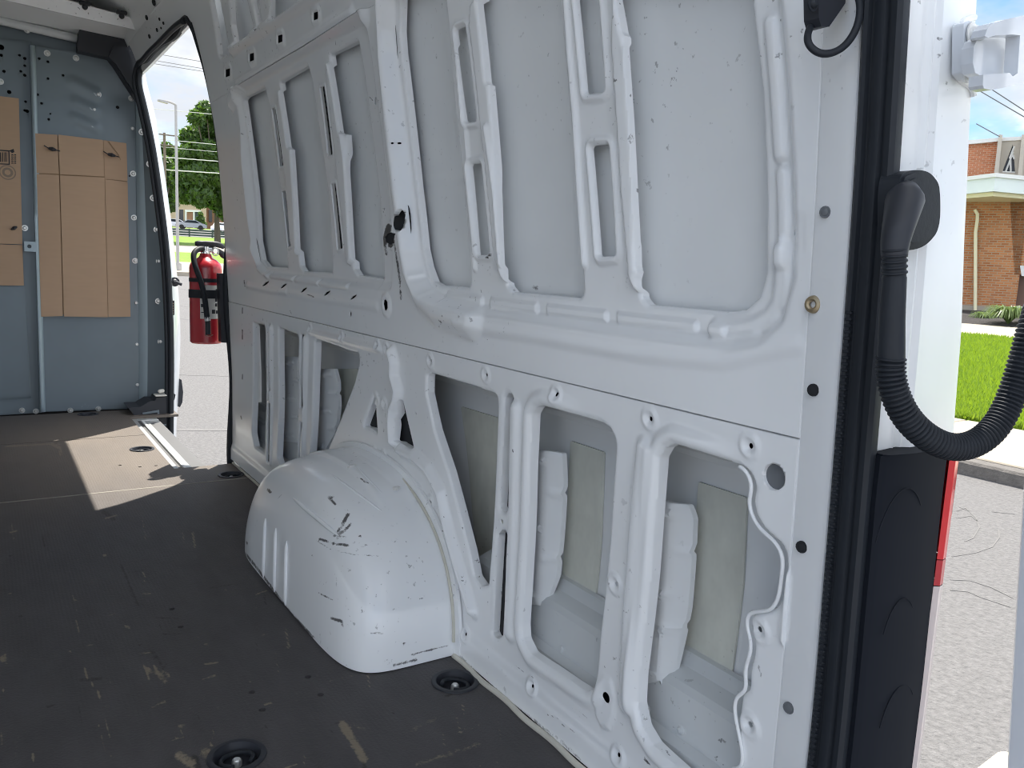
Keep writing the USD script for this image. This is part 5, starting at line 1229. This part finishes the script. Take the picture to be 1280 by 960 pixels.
obj('roof_face', gm, 'beige_roof', CHP, smooth=False)
obj('triangular_window', lplate(tri_w, ydp + .1, .05), 'window_dark', CHP, smooth=False, label='dark triangular window')
bar = lambda a, b, w: tube([LB(*a, ydp - .08), LB(*b, ydp - .08)], w, 6)
for a, b in (((1264.5, 191), (1268, 199)), ((1266.5, 190), (1257, 215)), ((1268, 183), (1262, 198)), ((1263, 198), (1263.5, 215)), ((1253, 214.8), (1269, 215.6))):
    obj('window_bar', bar(a, b, .035), 'trim_white', CHP)
for a, b in (((1250.5, 168), (1244.5, 222)), ((1279.5, 168), (1274, 226))):
    obj('roof_rib', lplate([(a[0] - 2, a[1]), (a[0] + 3, a[1] + .5), (a[0] + 2.4, a[1] + 3), (b[0] + 3, b[1]), (b[0] - 2.5, b[1])], ydp - .5, .6), 'beige_roof', CHP, smooth=False)


def wire(a, b, X, rad, m, label, over=.9, group=None, plane='X'):
    a, b = np.array(a, float), np.array(b, float); d = b - a
    p, q = (a - d * over), (b + d * over)
    P = [onX(*p, X), onX(*q, X)] if plane == 'X' else [onY(*p, X), onY(*q, X)]
    t = np.linspace(0, 1, 14)[:, None]; L = P[0] * (1 - t) + P[1] * t; L[:, 2] -= .1 * np.sin(t[:, 0] * math.pi) * 0
    o = obj('power_line', tube(L, rad, 6), m); tag(o, label, 'power line', group)


wire((1227, 115), (1280, 146), -14, .009, 'wire_dark', 'thin dark overhead wire above the brick building, lower of two', over=.3, plane='Y')
wire((1240, 112), (1280, 138), -14, .009, 'wire_dark', 'thin dark overhead wire below the hinge, upper of two', over=.3, plane='Y')
wire((1221, 155), (1249, 170.5), -20, .012, 'wire_dark', 'short overhead wire running to the beige chapel roof post', over=.02, plane='Y')

# ------------------------------------------------------------------ outside, seen through the sliding door
def far(x, y, X):
    return onX(x, y, X)


zx = lambda y, X: float(onX(255, y, X)[2])
prf = [(XC0, ZG, None), (XC0, zx(341, XC0), 'concrete'), (XC0 + .5, zx(340, XC0 + .5), 'concrete'), (XC0 + 9, zx(328.5, XC0 + 9), 'concrete'), (XC0 + 18, zx(316.5, XC0 + 18), 'grass_soil'), (XC0 + 29, zx(308, XC0 + 29), 'concrete'), (XC0 + 45, zx(297, XC0 + 45), 'grass_soil'), (XC0 + 60, zx(291, XC0 + 60), 'asphalt'), (XC0 + 90, zx(287, XC0 + 90), 'asphalt'), (XC0 + 260, zx(280, XC0 + 260), 'grass_soil')]
NM = ['curb', 'verge_apron', 'sidewalk', 'lawn', 'road', 'lawn', 'drive', 'road', 'terrain']
LBL = ['far pale curb across the car park', 'narrow concrete top of the far curb', 'pale concrete strip behind the far curb', 'narrow sunlit grass strip nearer the car park', 'pale concrete road between two grass strips', 'sunlit grass bank below the dark fence', 'asphalt drive behind the dark fence', 'asphalt road where the far cars stand', 'green ground behind the far buildings']
for k in range(len(prf) - 1):
    (xa, za, _), (xb, zb, m_) = prf[k], prf[k + 1]
    o = obj(NM[k], loft([[(xa, y, za), (xb, y, zb)] for y in np.linspace(-130, 60, 30)]), m_, None, smooth=False); tag(o, LBL[k], None, None, 'structure')

XF = XC0 + 45.5
fz = zx(297, XF)
FE = thing('fence', 'dark green rail fence on the grass bank', 'fence', (XF, -18, fz))
for y in np.arange(-8, 4.1, 2.5) - 3:
    obj('fence_post', cbox((-.07, y - .07, -.2), (.07, y + .07, .92), .01), 'fence_paint', FE, smooth=False)
for z in (.22, .48, .74):
    obj('fence_rail', cbox((-.03, -14, z - .085), (.03, 4, z + .085), .01), 'fence_paint', FE, smooth=False)


def car(p, rz, paint, label, L=4.6, Wd=1.8):
    t = thing('car', label, 'car', p, rz, 'cars parked beyond the fence')
    side_ = Polygon([(-L / 2, .32), (-L / 2, .72), (-L / 2 + .25, .86), (-.95 * L / 4 - .55, .95), (-.75, 1.40), (.55, 1.44), (1.25, .98), (L / 2 - .25, .82), (L / 2, .62), (L / 2, .32)])
    for wx in (-L * .30, L * .30):
        side_ = side_.difference(Point(wx, .32).buffer(.36))
    m = trimesh.creation.extrude_polygon(side_, Wd, engine='earcut'); m.apply_transform(np.array([[1, 0, 0, 0], [0, 0, -1, Wd / 2], [0, 1, 0, 0], [0, 0, 0, 1.]]))
    obj('body', m, paint, t, smooth=False)
    for s in (-1, 1):
        g = Polygon([(-1.25, .98), (-.70, 1.33), (.50, 1.37), (1.05, .99)]); w_ = trimesh.creation.extrude_polygon(g, .02, engine='earcut'); w_.apply_transform(np.array([[1, 0, 0, 0], [0, 0, -1, s * (Wd / 2) + .011], [0, 1, 0, 0], [0, 0, 0, 1.]]))
        obj('side_window', w_, 'car_glass', t, smooth=False)
        for wx in (-L * .30, L * .30):
            c_ = trimesh.creation.cylinder(.32, .22, sections=20); c_.apply_transform(trimesh.transformations.rotation_matrix(math.pi / 2, [1, 0, 0])); c_.apply_translation([wx, s * (Wd / 2 - .12), .32]); obj('wheel', c_, 'tyre', t, smooth=30)
    obj('windscreen', cbox((.62, -Wd * .40, 1.02), (1.12, Wd * .40, 1.30), .05), 'car_glass', t, smooth=False)


XCAR = XC0 + 88
zc_ = lambda x: onX(x, 288.5, XCAR)
def on_road(x, X):
    p = onX(x, 288, X); (xa, za), (xb, zb) = [(q[0], q[1]) for q in prf[6:8]] if X < prf[7][0] else [(q[0], q[1]) for q in prf[7:9]]
    return np.array([X, p[1], za + (zb - za) * (X - xa) / (xb - xa)])
car(on_road(239, XC0 + 84), 78, 'car_silver', 'silver saloon car parked beside the light pole beyond the fence')
car(on_road(278, XC0 + 66), 150, 'car_white', 'white car parked to the right beyond the fence', 4.7)
car(on_road(218, XC0 + 87), 80, 'car_white', 'white car half hidden by the van post beyond the fence')

XAP = XC0 + 105
pa = onX(247, 286, XAP)
AP = thing('apartment_building', 'beige apartment building with white framed entrance behind the trees', 'building', pa)
fl = lambda x, y: onX(x, y, XAP) - pa


def aplate(px, dx, t):
    g = Polygon([tuple(fl(x, y)[1:]) for x, y in px]).buffer(0); return prismX(g, dx, t)


obj('wall', aplate([(180, 250), (212, 240), (258, 247), (258, 291), (180, 291)], 0, 6), 'flat_wall', AP, smooth=False)
obj('wall', aplate([(258, 230), (330, 230), (330, 292), (258, 291)], 2, 6), 'flat_brick', AP, smooth=False)
obj('roof', aplate([(175, 252), (232, 226), (330, 226), (334, 233), (258, 249)], -.6, 8), 'roof_shingle', AP, smooth=False)
for q in ([(213, 232), (219, 231), (219, 240), (213, 241)], [(224, 262), (229, 262), (229, 276), (224, 276)], [(264, 262), (268, 262), (268, 277), (264, 277)], [(272, 262), (276, 262), (276, 277), (272, 277)], [(264, 240), (268, 240), (268, 254), (264, 254)], [(273, 240), (277, 240), (277, 254), (273, 254)]):
    obj('window', aplate(q, -.1, .3) if q[0][0] < 258 else aplate(q, 1.8, .3), 'window_dark', AP, smooth=False)
fo = Polygon([tuple(fl(x, y)[1:]) for x, y in [(231, 262), (251, 263), (251, 285), (231, 285)]]); fi = unary_union([Polygon([tuple(fl(x, y)[1:]) for x, y in q]) for q in ([(233, 265), (241, 265), (241, 285), (233, 285)], [(243, 265), (249, 265), (249, 285), (243, 285)])])
obj('entrance_frame', prismX(fo.difference(fi), -.25, .25), 'trim_white', AP, smooth=False)
obj('garage_door', aplate([(233, 265), (241, 265), (241, 286), (233, 286)], -.08, .1), 'flat_brick', AP, smooth=False); obj('garage_door', aplate([(243, 265), (249, 265), (249, 286), (243, 286)], -.08, .1), 'fence_paint', AP, smooth=False)


def tree(name, label, base, trunk_h, blobs, n, size, seed, leafm='leaf'):
    t = thing(name, label, 'tree', base); r = np.random.default_rng(seed); base = np.asarray(base, float)
    C_ = np.array([b[0] for b in blobs]) - base; Rr = np.array([b[1] for b in blobs]); w = Rr ** 2 / (Rr ** 2).sum()
    k = r.choice(len(blobs), n, p=w); d = r.normal(size=(n, 3)); d /= np.linalg.norm(d, axis=1, keepdims=True)
    p = C_[k] + d * (Rr[k] * (.55 + .5 * r.random(n) ** .5))[:, None] * [1, 1, .85]
    a = r.normal(size=(n, 3)); a /= np.linalg.norm(a, axis=1, keepdims=True); b = np.cross(a, d + .3 * r.normal(size=(n, 3))); b /= np.linalg.norm(b, axis=1, keepdims=True)
    s = size * (.6 + .8 * r.random(n))[:, None]
    Vq = np.stack([p - a * s, p - b * s * .5, p + a * s, p + b * s * .5], 1).reshape(-1, 3); i = np.arange(n)[:, None] * 4
    obj('trunk', tube(spline([(0, 0, -.3), (.05, .05, trunk_h * .5), (0, .1, trunk_h)], 12), np.linspace(.32, .16, 12) * (trunk_h / 6 + .3), 8), 'bark', t)
    for j in range(min(6, len(blobs))):
        obj('branch', tube([np.array([0, .1, trunk_h * .8]), (np.array([0, .1, trunk_h * .8]) + C_[j]) / 2 + [0, 0, -.3], C_[j]], [.12, .09, .03], 6), 'bark', t)
    obj('crown', trimesh.Trimesh(Vq, np.vstack([i + [0, 1, 2], i + [0, 2, 3]]), process=False), leafm, t, smooth=False)


def blobs_px(L, X, seed):
    r = np.random.default_rng(seed); out = []
    for x, y, rp in L:
        p = onX(x, y, X + r.normal() * 1.2); out.append((p, rp * np.linalg.norm(p - CAM) / 1013))
    return out


XT = XC0 + 34
tb = onX(272, 300, XT)
tree('tree', 'large dark green leafy tree beyond the car park, right of the light pole', tb, 4.5, blobs_px([(258, 138, 11), (246, 147, 9), (268, 145, 12), (240, 172, 13), (258, 165, 17), (276, 162, 16), (236, 196, 14), (256, 192, 18), (276, 190, 20), (290, 180, 20), (232, 222, 15), (250, 222, 19), (270, 222, 20), (290, 215, 22), (232, 243, 12), (252, 246, 14), (272, 246, 17), (292, 245, 18), (278, 262, 9), (310, 200, 26), (312, 235, 22)], XT, 5), 30000, .30, 11)
XT2 = XC0 + 70
tree('tree', 'paler feathery tree behind the wooden utility pole', onX(208, 292, XT2), 5, blobs_px([(208, 186, 8), (214, 196, 9), (204, 205, 10), (214, 218, 11), (206, 232, 11), (216, 240, 10), (212, 256, 9), (222, 206, 9), (196, 220, 10)], XT2, 6), 9000, .30, 12, 'leaf')
XSB = XC0 + 92
tree('shrub', 'dark cone-shaped evergreen shrub in front of the apartment entrance', on_road(251, XC0 + 88) , 1.2, [(on_road(251, XC0 + 88) + [0, 0, .8], .9), (on_road(251, XC0 + 88) + [0, 0, 1.7], .65), (on_road(251, XC0 + 88) + [0, 0, 2.5], .4)], 1500, .16, 13)
tree('tree', 'low tree at the right beyond the white car', onX(300, 292, XC0 + 75), 4, blobs_px([(300, 265, 14), (285, 268, 10), (310, 250, 14)], XC0 + 75, 8), 5000, .3, 14)

XP = XC0 + 1.2
pb = onX(222.5, 339, XP); ptp = onX(221, 131, XP)
LP_ = thing('light_pole', 'tall grey street light pole with a flat lamp head', 'street light', pb)
obj('pole', tube([(0, 0, 0), (0, 0, (ptp - pb)[2])], [.095, .075], 14), 'pole_grey', LP_, smooth=40)
obj('base', revolve([(0, 0), (.22, 0), (.22, .45), (.18, .52), (0, .52)], 16), 'pole_grey', LP_)
a = ptp - pb; b = onX(197, 125.5, XP) - pb
a = np.array([0, 0, a[2]])
obj('arm', tube(spline([a + [0, 0, -.02], a * .7 + b * .3 + [0, 0, .06], a * .4 + b * .6 + [0, 0, .06]], 10), .06, 8), 'pole_grey', LP_)
obj('lamp_head', trimesh.convex.convex_hull(np.array([a * .55 + b * .45 + [s * .16, 0, dz] for s in (-1, 1) for dz in (-.06, .09)] + [b + [s * .14, 0, dz] for s in (-1, 1) for dz in (-.03, .05)])), 'pole_grey', LP_, smooth=False)
XU = XC0 + 22
ub = onX(207.8, 312, XU); ut = onX(205.3, 166, XU)
UP = thing('utility_pole', 'thin wooden utility pole with crossarms in front of the paler tree', 'utility pole', ub)
obj('pole', tube([(0, 0, -.2), ut - ub], [.13, .10], 10), 'pole_wood', UP, smooth=40)
for y in (168.5, 181.5):
    c_ = np.array([0, 0, onX(205, y, XU)[2] - ub[2]]) + (ut - ub) * [1, 1, 0]
    obj('crossarm', cbox(c_ + [-.13, -.95, -.05], c_ + [-.03, .95, .05], .01), 'pole_wood', UP, smooth=False)
    for s in (-.8, -.3, .3, .8):
        obj('insulator', revolve([(0, 0), (.04, 0), (.05, .06), (.03, .14), (0, .15)], 10).apply_translation(c_ + [-.08, s, .05]), 'fascia', UP)
XW = XU
for a, b, X, rad, m_, lb in (((197, 67.5), (252, 77), XW, .022, 'wire_dark', 'dark overhead line across the cloudy sky, highest of the three'), ((190, 75), (255, 86), XW, .022, 'wire_dark', 'dark overhead line across the cloudy sky, middle of the three'), ((189, 79), (255, 89.5), XW, .022, 'wire_dark', 'dark overhead line across the cloudy sky, lowest of the three'),
                       ((193, 136), (268, 143), XW, .028, 'wire_pale', 'pale overhead line crossing the top of the dark tree'), ((206, 174.5), (273, 181), XW, .030, 'wire_pale', 'pale overhead line crossing the dark tree, second from the top'), ((206, 184), (274, 190), XW, .022, 'wire_pale', 'thinnest pale overhead line, crossing the middle of the tree'), ((207, 196.5), (277, 202), XW, .042, 'wire_pale', 'thick pale overhead line crossing the tree, second from the bottom'), ((208, 212.3), (279, 217), XW, .048, 'wire_pale', 'thickest pale overhead line, lowest across the dark tree')):
    wire(a, b, X, rad, m_, lb, over=1.0, group='overhead lines beyond the sliding door')
